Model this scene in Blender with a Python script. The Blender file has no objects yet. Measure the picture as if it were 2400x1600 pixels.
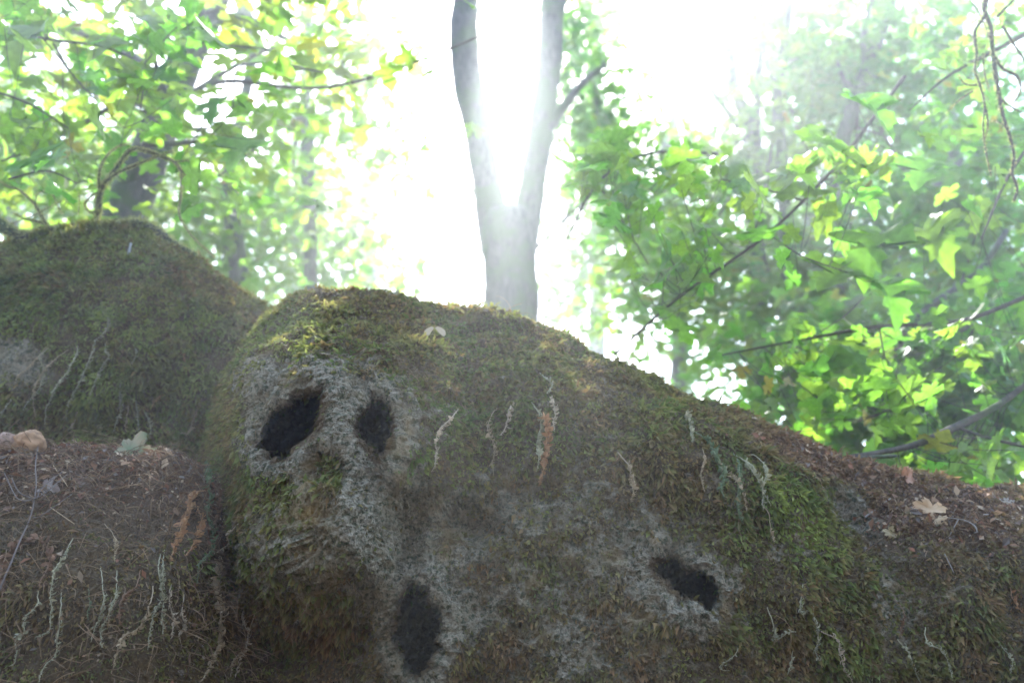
import bpy, math, random
import numpy as np
from mathutils import Vector
from mathutils.bvhtree import BVHTree

random.seed(7)
RNG = np.random.default_rng(11)
scene = bpy.context.scene
C = scene.collection

# ------------------------------------------------------------------ camera, sky, sun, exposure
CAM = np.array([0.0, 0.0, 1.2]); PITCH = math.radians(17.0); FPX = 2400 * 35.0 / 36.0
FWD = np.array([0, math.cos(PITCH), math.sin(PITCH)]); UPV = np.array([0, -math.sin(PITCH), math.cos(PITCH)]); RGT = np.array([1.0, 0, 0])
cam_data = bpy.data.cameras.new('camera'); cam = bpy.data.objects.new('camera', cam_data); C.objects.link(cam)
cam.location = CAM; cam.rotation_euler = (math.pi / 2 + PITCH, 0, 0)
cam_data.lens = 35; cam_data.sensor_width = 36; cam_data.clip_start = 0.05; cam_data.clip_end = 400
cam_data.dof.use_dof = True; cam_data.dof.focus_distance = 2.66; cam_data.dof.aperture_fstop = 2.0
scene.camera = cam

def ray(px, py):
    d = FWD + RGT * ((px - 1200) / FPX) + UPV * ((800 - py) / FPX)
    return d / np.linalg.norm(d)
def at(px, py, dist):
    """world point seen in that direction at the given distance along the ground (world y)"""
    d = ray(px, py); return CAM + d * (dist / d[1])
def proj(P):
    q = np.asarray(P) - CAM
    f = q @ FWD; f = np.where(np.abs(f) < 1e-4, 1e-4, f)
    return 1200 + FPX * (q @ RGT) / f, 800 - FPX * (q @ UPV) / f

SUN_DIR = ray(1190, -250)
SUN_EL = math.asin(SUN_DIR[2]); SUN_AZ = math.atan2(SUN_DIR[0], SUN_DIR[1])
world = bpy.data.worlds.new('World'); scene.world = world; world.use_nodes = True
wn = world.node_tree.nodes; wl = world.node_tree.links; wn.clear()
sky = wn.new('ShaderNodeTexSky'); sky.sky_type = 'NISHITA'; sky.sun_disc = False
sky.sun_elevation = SUN_EL; sky.sun_rotation = SUN_AZ; sky.air_density = 1.0; sky.dust_density = 1.0; sky.ozone_density = 1.0
bg = wn.new('ShaderNodeBackground'); bg.inputs['Strength'].default_value = 0.15
wo = wn.new('ShaderNodeOutputWorld'); wl.new(sky.outputs[0], bg.inputs[0]); wl.new(bg.outputs[0], wo.inputs[0])
sun_data = bpy.data.lights.new('sun', 'SUN'); sun_data.energy = 3.6; sun_data.angle = math.radians(0.6); sun_data.color = (1, 0.98, 0.93)
sun = bpy.data.objects.new('sun', sun_data); C.objects.link(sun)
sun.rotation_euler = Vector(SUN_DIR).to_track_quat('Z', 'Y').to_euler(); sun.location = (0, 12, 14)
vs = scene.view_settings; vs.view_transform = 'Standard'; vs.look = 'None'; vs.gamma = 1.0; vs.exposure = 3.1; vs.use_curve_mapping = False
cy = scene.cycles
cy.use_denoising = True; cy.max_bounces = 6; cy.diffuse_bounces = 3; cy.transmission_bounces = 4; cy.volume_bounces = 0; cy.transparent_max_bounces = 4
cy.sample_clamp_indirect = 6.0

HAZE_DENSITY = 0.0080; HAZE_G = 0.70

# ------------------------------------------------------------------ helpers
def _hash(ix, iy, iz, seed):
    with np.errstate(over='ignore'):
        n = ix.astype(np.uint32) * np.uint32(374761393) + iy.astype(np.uint32) * np.uint32(668265263) + iz.astype(np.uint32) * np.uint32(2246822519) + np.uint32(seed * 3266489917 & 0xffffffff)
        n = (n ^ (n >> np.uint32(13))) * np.uint32(1274126177)
        n = (n ^ (n >> np.uint32(15))) * np.uint32(2246822519)
        n ^= n >> np.uint32(16)
    return n.astype(np.float64) / 4294967295.0
def noise(P, freq=1.0, seed=0):
    Q = np.asarray(P, float) * freq + 500.0
    I = np.floor(Q).astype(np.int64); F = Q - I; F = F * F * (3 - 2 * F)
    r = np.zeros(len(Q))
    for dx in (0, 1):
        wx = F[:, 0] if dx else 1 - F[:, 0]
        for dy in (0, 1):
            wy = F[:, 1] if dy else 1 - F[:, 1]
            for dz in (0, 1):
                wz = F[:, 2] if dz else 1 - F[:, 2]
                r += wx * wy * wz * _hash(I[:, 0] + dx, I[:, 1] + dy, I[:, 2] + dz, seed)
    return r * 2 - 1
def fbm(P, freq, octs=4, seed=0, gain=0.5):
    r = 0; a = 1.0; t = 0
    for k in range(octs):
        r = r + a * noise(P, freq * 2.03 ** k, seed + k * 17); t += a; a *= gain
    return r / t
def pix3(px, py): return np.stack([np.asarray(px, float), np.asarray(py, float), np.zeros(len(px))], 1)
def sstep(a, b, x): t = np.clip((x - a) / (b - a), 0, 1); return t * t * (3 - 2 * t)
def unit(v): return v / np.maximum(np.linalg.norm(v, axis=-1, keepdims=True), 1e-9)

def tag(o, label=None, cat=None, group=None, kind=None):
    if label: o['label'] = label
    if cat: o['category'] = cat
    if group: o['group'] = group
    if kind: o['kind'] = kind
    return o
def empty(name, loc):
    o = bpy.data.objects.new(name, None); C.objects.link(o); o.location = Vector(loc); o.empty_display_size = 0.1; return o
def mesh_data(name, V, faces, mat=None, smooth=True, col=None):
    """V (n,3); faces: (m,k) array or list of such arrays; col: per-vertex rgb"""
    if isinstance(faces, np.ndarray): faces = [faces]
    faces = [np.asarray(f, np.int32) for f in faces if len(f)]
    me = bpy.data.meshes.new(name)
    me.vertices.add(len(V)); me.vertices.foreach_set('co', np.asarray(V, np.float32).ravel())
    loops = np.concatenate([f.ravel() for f in faces]); tot = np.concatenate([np.full(len(f), f.shape[1], np.int32) for f in faces])
    start = np.concatenate([[0], np.cumsum(tot)[:-1]]).astype(np.int32)
    me.loops.add(len(loops)); me.loops.foreach_set('vertex_index', loops.astype(np.int32))
    me.polygons.add(len(tot)); me.polygons.foreach_set('loop_start', start); me.polygons.foreach_set('loop_total', tot)
    me.update(calc_edges=True)
    me.polygons.foreach_set('use_smooth', np.full(len(tot), smooth, bool))
    if col is not None:
        ca = me.color_attributes.new('tint', 'FLOAT_COLOR', 'POINT')
        c4 = np.ones((len(V), 4), np.float32); c4[:, :3] = col; ca.data.foreach_set('color', c4.ravel())
    if mat: me.materials.append(mat)
    return me
def mesh_obj(name, V, faces, mat, parent=None, smooth=True, col=None):
    """vertices in world space; parent sits unrotated at its own location"""
    V = np.asarray(V, float)
    if parent is not None: V = V - np.array(parent.location)
    o = bpy.data.objects.new(name, mesh_data(name, V, faces, mat, smooth, col)); C.objects.link(o)
    if parent is not None: o.parent = parent
    return o

def spline(pts, step=None, n=None):
    P = np.asarray(pts, float)
    if len(P) == 2: P = np.array([P[0], P[0] * .67 + P[1] * .33, P[0] * .33 + P[1] * .67, P[1]])
    Q = np.vstack([2 * P[0] - P[1], P, 2 * P[-1] - P[-2]])
    out = []
    for i in range(1, len(Q) - 2):
        p0, p1, p2, p3 = Q[i - 1:i + 3]
        t = np.linspace(0, 1, 24, endpoint=False)[:, None]
        out.append(0.5 * (2 * p1 + (p2 - p0) * t + (2 * p0 - 5 * p1 + 4 * p2 - p3) * t ** 2 + (3 * p1 - p0 - 3 * p2 + p3) * t ** 3))
    out = np.vstack(out + [Q[-2][None]])
    L = np.concatenate([[0], np.cumsum(np.linalg.norm(np.diff(out[:, :3], axis=0), axis=1))])
    if n is None: n = max(3, int(L[-1] / step) + 1)
    s = np.linspace(0, L[-1], n)
    return np.stack([np.interp(s, L, out[:, k]) for k in range(out.shape[1])], 1)
def tube(path, rad, sides=8, rough=0.0, rfreq=6.0, seed=0):
    """path (n,3), rad (n,) -> V, quads"""
    n = len(path); T = unit(np.gradient(path, axis=0))
    ref = np.array([0, 0, 1.0]) if abs(T[0] @ np.array([0, 0, 1.0])) < .9 else np.array([0, 1.0, 0])
    u = unit(np.cross(T[0], ref)[None])[0]; U = []
    for t in T:
        u = u - t * (u @ t); u = u / np.linalg.norm(u); U.append(u)
    U = np.array(U); W = np.cross(T, U)
    a = np.linspace(0, 2 * math.pi, sides, endpoint=False)
    ring = U[:, None] * np.cos(a)[None, :, None] + W[:, None] * np.sin(a)[None, :, None]
    V = path[:, None] + ring * np.asarray(rad)[:, None, None]
    if rough:
        f = 1 + rough * fbm((path[:, None] + ring * np.asarray(rad).mean()).reshape(-1, 3), rfreq, 3, seed).reshape(n, sides)
        V = path[:, None] + ring * (np.asarray(rad)[:, None] * f)[..., None]
    i = np.arange(n - 1)[:, None] * sides; j = np.arange(sides)[None]; k = (j + 1) % sides
    q = np.stack([i + j, i + k, i + sides + k, i + sides + j], -1).reshape(-1, 4)
    V = V.reshape(-1, 3)
    V = np.vstack([V, path[-1:]]); m = (n - 1) * sides
    cap = np.stack([m + np.arange(sides), m + (np.arange(sides) + 1) % sides, np.full(sides, len(V) - 1)], 1)
    return V, q, cap
class MB:
    """collects pieces into one mesh"""
    def __init__(s): s.V = []; s.T = []; s.Q = []; s.c = []; s.n = 0
    def add(s, V, tris=None, quads=None, col=None):
        if tris is not None and len(tris): s.T.append(np.asarray(tris) + s.n)
        if quads is not None and len(quads): s.Q.append(np.asarray(quads) + s.n)
        s.V.append(np.asarray(V, float)); s.n += len(V)
        if col is not None: s.c.append(np.broadcast_to(np.asarray(col, float), (len(V), 3)))
    def tube(s, path, rad, sides=6, col=None, **k):
        V, q, cap = tube(path, rad, sides, **k); s.add(V, cap, q, col)
    def build(s, name, mat, parent=None, smooth=True):
        f = []
        if s.T: f.append(np.vstack(s.T))
        if s.Q: f.append(np.vstack(s.Q))
        return mesh_obj(name, np.vstack(s.V), f, mat, parent, smooth, np.vstack(s.c) if s.c else None)

# ------------------------------------------------------------------ materials
def new_mat(name):
    m = bpy.data.materials.new(name); m.use_nodes = True; nt = m.node_tree; nt.nodes.clear()
    return m, nt.nodes, nt.links, nt.nodes.new('ShaderNodeOutputMaterial')
def ramp(N, cols):
    r = N.new('ShaderNodeValToRGB'); e = r.color_ramp.elements
    while len(e) < len(cols): e.new(0.5)
    for k, (p, c) in enumerate(cols): e[k].position = p; e[k].color = (*c, 1)
    return r
def mixc(N, L, a, b, f, mode='MIX'):
    m = N.new('ShaderNodeMix'); m.data_type = 'RGBA'; m.blend_type = mode; m.clamp_factor = True
    for sock, v in ((m.inputs[0], f), (m.inputs[6], a), (m.inputs[7], b)):
        if hasattr(v, 'links'): L.new(v, sock)
        elif isinstance(v, (int, float)): sock.default_value = v
        else: sock.default_value = (*v, 1)
    return m.outputs[2]
def noise_node(N, L, scale, detail=4, rough=.6, vec=None):
    t = N.new('ShaderNodeTexNoise'); t.inputs['Scale'].default_value = scale; t.inputs['Detail'].default_value = detail; t.inputs['Roughness'].default_value = rough
    if vec is not None: L.new(vec, t.inputs['Vector'])
    return t

def rock_material():
    m, N, L, out = new_mat('rough mossy stone')
    p = N.new('ShaderNodeBsdfPrincipled'); p.inputs['Roughness'].default_value = 0.92; p.inputs['Specular IOR Level'].default_value = 0.2
    g = N.new('ShaderNodeNewGeometry'); at_ = N.new('ShaderNodeAttribute'); at_.attribute_name = 'tint'
    sep = N.new('ShaderNodeSeparateColor'); L.new(at_.outputs['Color'], sep.inputs[0])
    n1 = noise_node(N, L, 95, 4, .62, g.outputs['Position']); n2 = noise_node(N, L, 9, 4, .6, g.outputs['Position']); n3 = noise_node(N, L, 160, 3, .6, g.outputs['Position'])
    stone = ramp(N, [(0.34, (0.11, 0.090, 0.055)), (0.5, (0.25, 0.21, 0.14)), (0.66, (0.39, 0.335, 0.235))]); L.new(n1.outputs[0], stone.inputs[0])
    warm = ramp(N, [(0.45, (0, 0, 0)), (0.68, (1, 1, 1))]); L.new(n2.outputs[0], warm.inputs[0])
    c = mixc(N, L, stone.outputs[0], (0.23, 0.185, 0.11), warm.outputs[0])
    n4 = noise_node(N, L, 62, 4, .7, g.outputs['Position'])
    alg = ramp(N, [(0.50, (0, 0, 0)), (0.60, (.9, .9, .9))]); L.new(n4.outputs[0], alg.inputs[0])
    c = mixc(N, L, c, (0.055, 0.062, 0.028), alg.outputs[0])
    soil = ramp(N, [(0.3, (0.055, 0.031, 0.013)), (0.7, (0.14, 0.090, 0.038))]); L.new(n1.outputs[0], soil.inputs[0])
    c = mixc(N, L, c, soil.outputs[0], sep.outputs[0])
    lit = ramp(N, [(0.3, (0.06, 0.032, 0.018)), (0.7, (0.19, 0.105, 0.055))]); L.new(n3.outputs[0], lit.inputs[0])
    c = mixc(N, L, c, lit.outputs[0], sep.outputs[1])
    c = mixc(N, L, c, (0.30, 0.19, 0.06), sep.outputs[2])
    L.new(c, p.inputs['Base Color'])
    b = N.new('ShaderNodeBump'); b.inputs['Strength'].default_value = 1.0; b.inputs['Distance'].default_value = 0.016
    h = N.new('ShaderNodeMath'); h.operation = 'ADD'; L.new(n1.outputs[0], h.inputs[0]); L.new(n3.outputs[0], h.inputs[1]); L.new(h.outputs[0], b.inputs['Height'])
    L.new(b.outputs[0], p.inputs['Normal']); L.new(p.outputs[0], out.inputs[0]); return m
def tint_material(name, trans=0.3, rough=0.8, gain=1.0):
    """colour from the piece's own tint, part of the light passing through"""
    m, N, L, out = new_mat(name)
    a = N.new('ShaderNodeAttribute'); a.attribute_name = 'tint'
    p = N.new('ShaderNodeBsdfPrincipled'); p.inputs['Roughness'].default_value = rough; p.inputs['Specular IOR Level'].default_value = 0.2
    L.new(a.outputs['Color'], p.inputs['Base Color'])
    t = N.new('ShaderNodeBsdfTranslucent'); L.new(mixc(N, L, a.outputs['Color'], (gain, gain, gain), 1.0, 'MULTIPLY'), t.inputs[0])
    s = N.new('ShaderNodeMixShader'); s.inputs[0].default_value = trans
    L.new(p.outputs[0], s.inputs[1]); L.new(t.outputs[0], s.inputs[2]); L.new(s.outputs[0], out.inputs[0]); return m
def leaf_material(name, base, thru, hue=0.04, trans=0.55, dry=None):
    m, N, L, out = new_mat(name)
    oi = N.new('ShaderNodeObjectInfo'); a = N.new('ShaderNodeAttribute'); a.attribute_name = 'tint'
    g = N.new('ShaderNodeTexCoord')
    n = noise_node(N, L, 7, 3, .5, g.outputs['Object'])
    def vary(col):
        c = mixc(N, L, col, a.outputs['Color'], 1.0, 'MULTIPLY')
        h = N.new('ShaderNodeHueSaturation'); L.new(c, h.inputs['Color'])
        mr = N.new('ShaderNodeMapRange'); L.new(oi.outputs['Random'], mr.inputs[0]); mr.inputs[3].default_value = 0.5 - hue; mr.inputs[4].default_value = 0.5 + hue * .6
        L.new(mr.outputs[0], h.inputs['Hue'])
        mv = N.new('ShaderNodeMapRange'); L.new(n.outputs[0], mv.inputs[0]); mv.inputs[1].default_value = .3; mv.inputs[2].default_value = .7; mv.inputs[3].default_value = .75; mv.inputs[4].default_value = 1.2
        L.new(mv.outputs[0], h.inputs['Value']); return h.outputs[0]
    p = N.new('ShaderNodeBsdfPrincipled'); p.inputs['Roughness'].default_value = 0.45; p.inputs['Specular IOR Level'].default_value = 0.35
    L.new(vary(base), p.inputs['Base Color'])
    t = N.new('ShaderNodeBsdfTranslucent'); L.new(vary(thru), t.inputs[0])
    s = N.new('ShaderNodeMixShader'); s.inputs[0].default_value = trans
    L.new(p.outputs[0], s.inputs[1]); L.new(t.outputs[0], s.inputs[2]); L.new(s.outputs[0], out.inputs[0]); return m
def bark_material(name, c0, c1, moss=0.4):
    m, N, L, out = new_mat(name)
    g = N.new('ShaderNodeNewGeometry'); mp = N.new('ShaderNodeMapping'); mp.inputs['Scale'].default_value = (1, 1, .22); L.new(g.outputs['Position'], mp.inputs[0])
    n1 = noise_node(N, L, 38, 6, .7, mp.outputs[0]); n2 = noise_node(N, L, 3.5, 4, .6, g.outputs['Position'])
    r = ramp(N, [(0.35, c0), (0.65, c1)]); L.new(n1.outputs[0], r.inputs[0])
    k = ramp(N, [(0.62 - moss * .35, (0, 0, 0)), (0.72 - moss * .3, (1, 1, 1))]); L.new(n2.outputs[0], k.inputs[0])
    c = mixc(N, L, r.outputs[0], (0.055, 0.075, 0.022), k.outputs[0])
    p = N.new('ShaderNodeBsdfPrincipled'); p.inputs['Roughness'].default_value = 0.9; L.new(c, p.inputs['Base Color'])
    b = N.new('ShaderNodeBump'); b.inputs['Strength'].default_value = 0.8; b.inputs['Distance'].default_value = 0.02; L.new(n1.outputs[0], b.inputs['Height']); L.new(b.outputs[0], p.inputs['Normal'])
    L.new(p.outputs[0], out.inputs[0]); return m
def ground_material():
    m, N, L, out = new_mat('forest floor')
    g = N.new('ShaderNodeNewGeometry'); n1 = noise_node(N, L, 1.3, 8, .7, g.outputs['Position']); n2 = noise_node(N, L, 30, 5, .7, g.outputs['Position'])
    r = ramp(N, [(0.35, (0.035, 0.024, 0.014)), (0.55, (0.085, 0.06, 0.032)), (0.7, (0.05, 0.065, 0.022))]); L.new(n1.outputs[0], r.inputs[0])
    r2 = ramp(N, [(0.3, (0.5, 0.5, 0.5)), (0.7, (1.3, 1.2, 1.1))]); L.new(n2.outputs[0], r2.inputs[0])
    p = N.new('ShaderNodeBsdfPrincipled'); p.inputs['Roughness'].default_value = 0.95; L.new(mixc(N, L, r.outputs[0], r2.outputs[0], 1.0, 'MULTIPLY'), p.inputs['Base Color'])
    b = N.new('ShaderNodeBump'); b.inputs['Distance'].default_value = 0.03; L.new(n2.outputs[0], b.inputs['Height']); L.new(b.outputs[0], p.inputs['Normal'])
    L.new(p.outputs[0], out.inputs[0]); return m

ROCK = rock_material()
MOSS = tint_material('moss shoots', 0.35, 0.85, 1.3)
DRY = tint_material('withered fronds', 0.25, 0.8)
LITTER = tint_material('leaf litter', 0.15, 0.85)
LEAF = leaf_material('maple leaf', (0.075, 0.13, 0.028), (0.165, 0.36, 0.032), 0.03, 0.6)
BARK = bark_material('maple bark', (0.03, 0.026, 0.021), (0.11, 0.095, 0.078), 0.5)
TWIG = bark_material('twig bark', (0.045, 0.035, 0.025), (0.11, 0.085, 0.06), 0.2)
GROUND = ground_material()

# ------------------------------------------------------------------ ground
def make_ground():
    n = 91; g = np.linspace(-45, 45, n); X, Y = np.meshgrid(g, g, indexing='ij')
    P = np.stack([X.ravel(), Y.ravel() + 15, np.zeros(n * n)], 1)
    P[:, 2] = 0.12 * fbm(P, 0.35, 4, 5) - 0.06 + 0.05 * np.clip(P[:, 1] - 8, 0, 30) + 0.85 * np.clip(-P[:, 1] - 2.4, 0, 12) + .4 * np.clip(-P[:, 1] - 3.2, 0, 2) * fbm(P, .5, 3, 6)  # the unseen bank behind the camera is added to block low sky light
    i = np.arange(n - 1)[:, None] * n; j = np.arange(n - 1)[None]
    q = np.stack([i + j, i + n + j, i + n + j + 1, i + j + 1], -1).reshape(-1, 4)
    o = mesh_obj('ground', P, q, GROUND); tag(o, 'brown forest floor under the mossy rocks and maples', 'ground', kind='structure')
make_ground()

# ------------------------------------------------------------------ rocks
def poly_sdf(px, py, poly):
    """signed distance in pixels of the photograph's grid, negative inside"""
    P = np.asarray(poly, float); Q = np.roll(P, -1, 0)
    d = np.full(len(px), 1e9); inside = np.zeros(len(px), bool)
    for (ax, ay), (bx, by) in zip(P, Q):
        ex, ey = bx - ax, by - ay; wx, wy = px - ax, py - ay
        t = np.clip((wx * ex + wy * ey) / (ex * ex + ey * ey + 1e-9), 0, 1)
        d = np.minimum(d, np.hypot(wx - ex * t, wy - ey * t))
        c = ((ay <= py) & (by > py)) | ((by <= py) & (ay > py))
        xi = ax + (py - ay) * ex / (ey if abs(ey) > 1e-9 else 1e-9)
        inside ^= c & (px < xi)
    return np.where(inside, -d, d)

EYE_A = [(764,923),(745,923),(714,930),(691,938),(668,957),(638,995),(628,1018),(617,1033),(611,1045),(615,1060),(626,1064),(632,1074),(632,1090),(643,1089),(653,1081),(678,1079),(687,1064),(703,1049),(718,1035),(741,1026),(745,1014),(756,1003),(757,980),(764,957),(765,942)]
EYE_B = [(879,942),(862,953),(839,974),(828,995),(829,1018),(839,1037),(858,1060),(867,1076),(879,1085),(888,1085),(902,1074),(913,1066),(921,1045),(926,1014),(924,988),(921,968),(909,955),(898,945)]
EYE_C = [(972,1370),(992,1376),(1004,1388),(1005,1411),(1016,1430),(1031,1443),(1033,1465),(1033,1491),(1030,1520),(1025,1535),(1018,1556),(1007,1574),(988,1586),(970,1582),(958,1570),(957,1554),(942,1539),(932,1520),(928,1497),(921,1486),(927,1466),(925,1442),(934,1422),(932,1396),(940,1386),(955,1380)]
EYE_D = [(1522,1310),(1543,1306),(1581,1313),(1595,1315),(1609,1332),(1637,1341),(1660,1355),(1674,1371),(1684,1381),(1678,1399),(1669,1418),(1653,1426),(1637,1411),(1623,1404),(1590,1406),(1562,1381),(1534,1357),(1522,1339)]
NOSE = [(745,1049),(768,1045),(793,1054),(802,1076),(806,1106),(799,1141),(783,1160),(764,1156),(737,1156),(722,1152),(720,1133),(726,1099),(733,1076)]

def gau(px, py, x, y, rx, ry, rot=0, pw=2.0):
    c, s = math.cos(math.radians(rot)), math.sin(math.radians(rot))
    u = ((px - x) * c + (py - y) * s) / rx; v = (-(px - x) * s + (py - y) * c) / ry
    return np.exp(-np.power(u * u + v * v, pw / 2))

def ridge_rock(name, x0, x1, dx, crest, yf, A, B, zdense, disp, hole=None, n_exp=2.2, rough=(0.05, 0.012, 0.006), seed=0, tint=None, carve=None):
    xs = np.arange(x0, x1, dx)
    YF = np.interp(xs, *zip(*yf)); AA = np.full(len(xs), A) if np.isscalar(A) else np.interp(xs, *zip(*A))
    cx, cz = zip(*crest)
    Zt = np.full(len(xs), 2.2)
    e = 2.0 / n_exp
    af = np.linspace(0.02, math.pi / 2, 120)
    for it in range(25):                      # ridge height so that the skyline runs where it should
        y = YF[:, None] + AA[:, None] * (1 - np.cos(af)[None] ** e); z = Zt[:, None] * np.sin(af)[None] ** e
        px, py = proj(np.stack([np.broadcast_to(xs[:, None], y.shape), y, z], -1).reshape(-1, 3)); px = px.reshape(y.shape); py = py.reshape(y.shape)
        k = py.argmin(1); r = np.arange(len(xs))
        want = np.interp(px[r, k], cx, cz); Zt += 0.8 * (py[r, k] - want) / FPX * y[r, k]; Zt = np.maximum(Zt, 0.35)
        w = np.ones(9) / 9; Zs = np.convolve(np.pad(Zt, 4, 'edge'), w, 'valid'); Zt = Zs if it < 24 else Zt
    # rows: coarse below the frame, dense on the face, coarse behind
    aa = np.linspace(0, math.pi / 2, 3000); zr = Zt.mean()
    yy = np.mean(AA) * (1 - np.cos(aa) ** e); zz = zr * np.sin(aa) ** e
    s = np.concatenate([[0], np.cumsum(np.hypot(np.diff(yy), np.diff(zz)))])
    s_d = np.interp(zdense, zz, s)
    rows = np.concatenate([np.linspace(0, s_d, 10, endpoint=False), np.arange(s_d, s[-1], dx)])
    a_front = np.interp(rows, s, aa)
    a_back = math.pi / 2 + np.concatenate([np.linspace(0, 0.35, 24), np.linspace(0.35, math.pi / 2, 14)[1:]])
    a = np.concatenate([a_front, a_back]); ca, sa = np.cos(a), np.sin(a)
    y = np.where(ca >= 0, YF[:, None] + AA[:, None] * (1 - np.abs(ca)[None] ** e), YF[:, None] + AA[:, None] + B * np.abs(ca)[None] ** e)
    z = Zt[:, None] * np.abs(sa)[None] ** e
    G = np.stack([np.broadcast_to(xs[:, None], y.shape), y, z], -1)
    def normals(G):
        n = np.cross(np.gradient(G, axis=0), np.gradient(G, axis=1)); n = unit(n)
        flip = np.sign(-(n[:, len(a_front) // 2, 1])).mean(); return n if flip > 0 else -n
    Nn = normals(G); sh = G.shape; P = G.reshape(-1, 3)
    px, py = proj(P)
    front = (np.repeat((np.abs(ca) * np.sign(ca))[None], len(xs), 0).ravel() > -0.2).astype(float)
    below = sstep(1720, 1650, py)
    P0 = P; Nf = Nn.reshape(-1, 3); lump = rough[0] * fbm(P0, 2.6, 4, seed + 3)
    D = disp(px, py)
    for it in range(4):
        px, py = proj(P0 + Nf * (D * front + lump)[:, None]); D = .5 * D + .5 * disp(px, py)
    P = P0 + Nf * (D * front + lump)[:, None]
    px, py = proj(P)
    if carve is not None:
        c1, c2 = carve(px, py)
        P = P + normals(P.reshape(sh)).reshape(-1, 3) * (c1 * front)[:, None] + c2 * front[:, None]
    N2 = normals(P.reshape(sh)).reshape(-1, 3)
    q = P.copy()
    f1 = .6 * fbm(q, 28, 3, seed + 9) + 1.3 * fbm(q, 10, 2, seed + 10); f2 = 1 - np.abs(fbm(q, 55, 2, seed + 21)) * 2.2
    P = P + N2 * (rough[1] * f1 + rough[2] * f2)[:, None]
    nc = sh[1]
    i = np.arange(sh[0] - 1)[:, None] * nc; j = np.arange(nc - 1)[None]
    F = np.stack([i + j, i + nc + j, i + nc + j + 1, i + j + 1], -1).reshape(-1, 4)
    if hole is not None:
        inside = hole(px, py) & (front > 0)
        F = F[~inside[F].all(1)]
    # close both ends so that the hollow inside stays dark
    P = np.vstack([P, [[xs[0], YF[0] + AA[0], -.2], [xs[-1], YF[-1] + AA[-1], -.2]]]); e0 = np.arange(nc - 1); e1 = e0 + (sh[0] - 1) * nc
    caps = np.vstack([np.stack([e0, e0 + 1, np.full(nc - 1, len(P) - 2)], 1), np.stack([e1 + 1, e1, np.full(nc - 1, len(P) - 1)], 1)])
    px2, py2 = proj(P)
    o = mesh_obj(name, P, [caps, F], ROCK, None, False, tint(P, px2, py2) if tint else np.zeros((len(P), 3)))
    return o, P, F, np.vstack([normals(P[:-2].reshape(sh)).reshape(-1, 3), [[0, 0, 1.0]] * 2])

_jit = lambda px, py: 2.6 * fbm(pix3(px, py), 1 / 22., 3, 77)
def hole_d(px, py):
    d = np.full(len(px), 1e3)
    m = (px > 560) & (px < 1750) & (py > 880) & (py < 1640)
    if m.any():
        x, y = px[m], py[m]; j = _jit(x, y)
        d[m] = np.minimum.reduce([poly_sdf(x, y, p) for p in (EYE_A, EYE_B, EYE_C, EYE_D)]) + j - 4
    return d
def nose_d(px, py):
    d = np.full(len(px), 1e3); m = (px > 650) & (px < 880) & (py > 980) & (py < 1230)
    if m.any(): d[m] = poly_sdf(px[m] - 7, py[m] - 9, NOSE) + .7 * _jit(px[m], py[m]) + 5
    return d
def skull_disp(px, py):
    D = 0.24 * gau(px, py, 785, 1060, 285, 350, 0, 4)                     # small skull stands forward
    D += 0.13 * gau(px, py, 735, 1290, 205, 135, 8, 3) - 0.10 * gau(px, py, 690, 1540, 170, 70)                  # its rounded jaw
    D += 0.05 * gau(px, py, 800, 985, 45, 120, -6) + 0.065 * gau(px, py, 765, 1120, 95, 120, 0, 3)
    D += 0.045 * gau(px, py, 620, 900, 90, 60, -30) + 0.05 * gau(px, py, 960, 1010, 60, 130) + 0.045 * gau(px, py, 1000, 1120, 95, 80, 10, 3) - 0.05 * gau(px, py, 1060, 1240, 110, 42, 5)
    D -= 0.045 * gau(px, py, 685, 1010, 120, 95, -40) + 0.045 * gau(px, py, 878, 1015, 75, 95)
    D -= 0.10 * gau(px, py, 550, 1230, 35, 180)
    D += 0.13 * gau(px, py, 1330, 1400, 520, 420, 0, 4)                    # broad skull on the right
    D -= 0.14 * gau(px, py, 945, 1290, 45, 120, 12) + 0.06 * gau(px, py, 1080, 1230, 100, 50, 10) + 0.05 * gau(px, py, 870, 1450, 40, 100, -20)
    D += 0.055 * gau(px, py, 990, 1470, 120, 160, 0, 4)
    D -= 0.05 * gau(px, py, 1560, 1360, 120, 90, 30) - 0.045 * gau(px, py, 1600, 1450, 130, 50, 25) - 0.04 * gau(px, py, 1690, 1330, 70, 90)
    D += 0.05 * gau(px, py, 1250, 985, 330, 130, 12, 4) + 0.07 * gau(px, py, 1680, 1090, 220, 110, 25, 4)   # hanging cushions of moss
    D -= 0.09 * gau(px, py, 2000, 1230, 55, 110, -38) + 0.05 * gau(px, py, 2120, 1420, 60, 110, -10)
    D += 0.06 * gau(px, py, 2230, 1330, 190, 170) + 0.05 * gau(px, py, 1860, 1330, 120, 160)
    return D * sstep(690, 900, py - .25 * np.clip(px - 1250, 0, 2000))
def skull_carve(px, py):
    h = hole_d(px, py); n = nose_d(px, py)
    el = PITCH - np.arctan((py - 800) / FPX); go = np.stack([(px - 1200) / FPX, np.ones(len(px)), np.tan(el)], 1)     # the hollows run straight back
    return 0.022 * np.exp(-((h - 18) / 22.0) ** 2) * (h > 0) + 0.014 * np.exp(-((n - 8) / 14.0) ** 2), (0.50 * sstep(.6, -.6, h) + .10 * sstep(-15, -45, h) + 0.055 * sstep(3, -6, n))[:, None] * go
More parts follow.
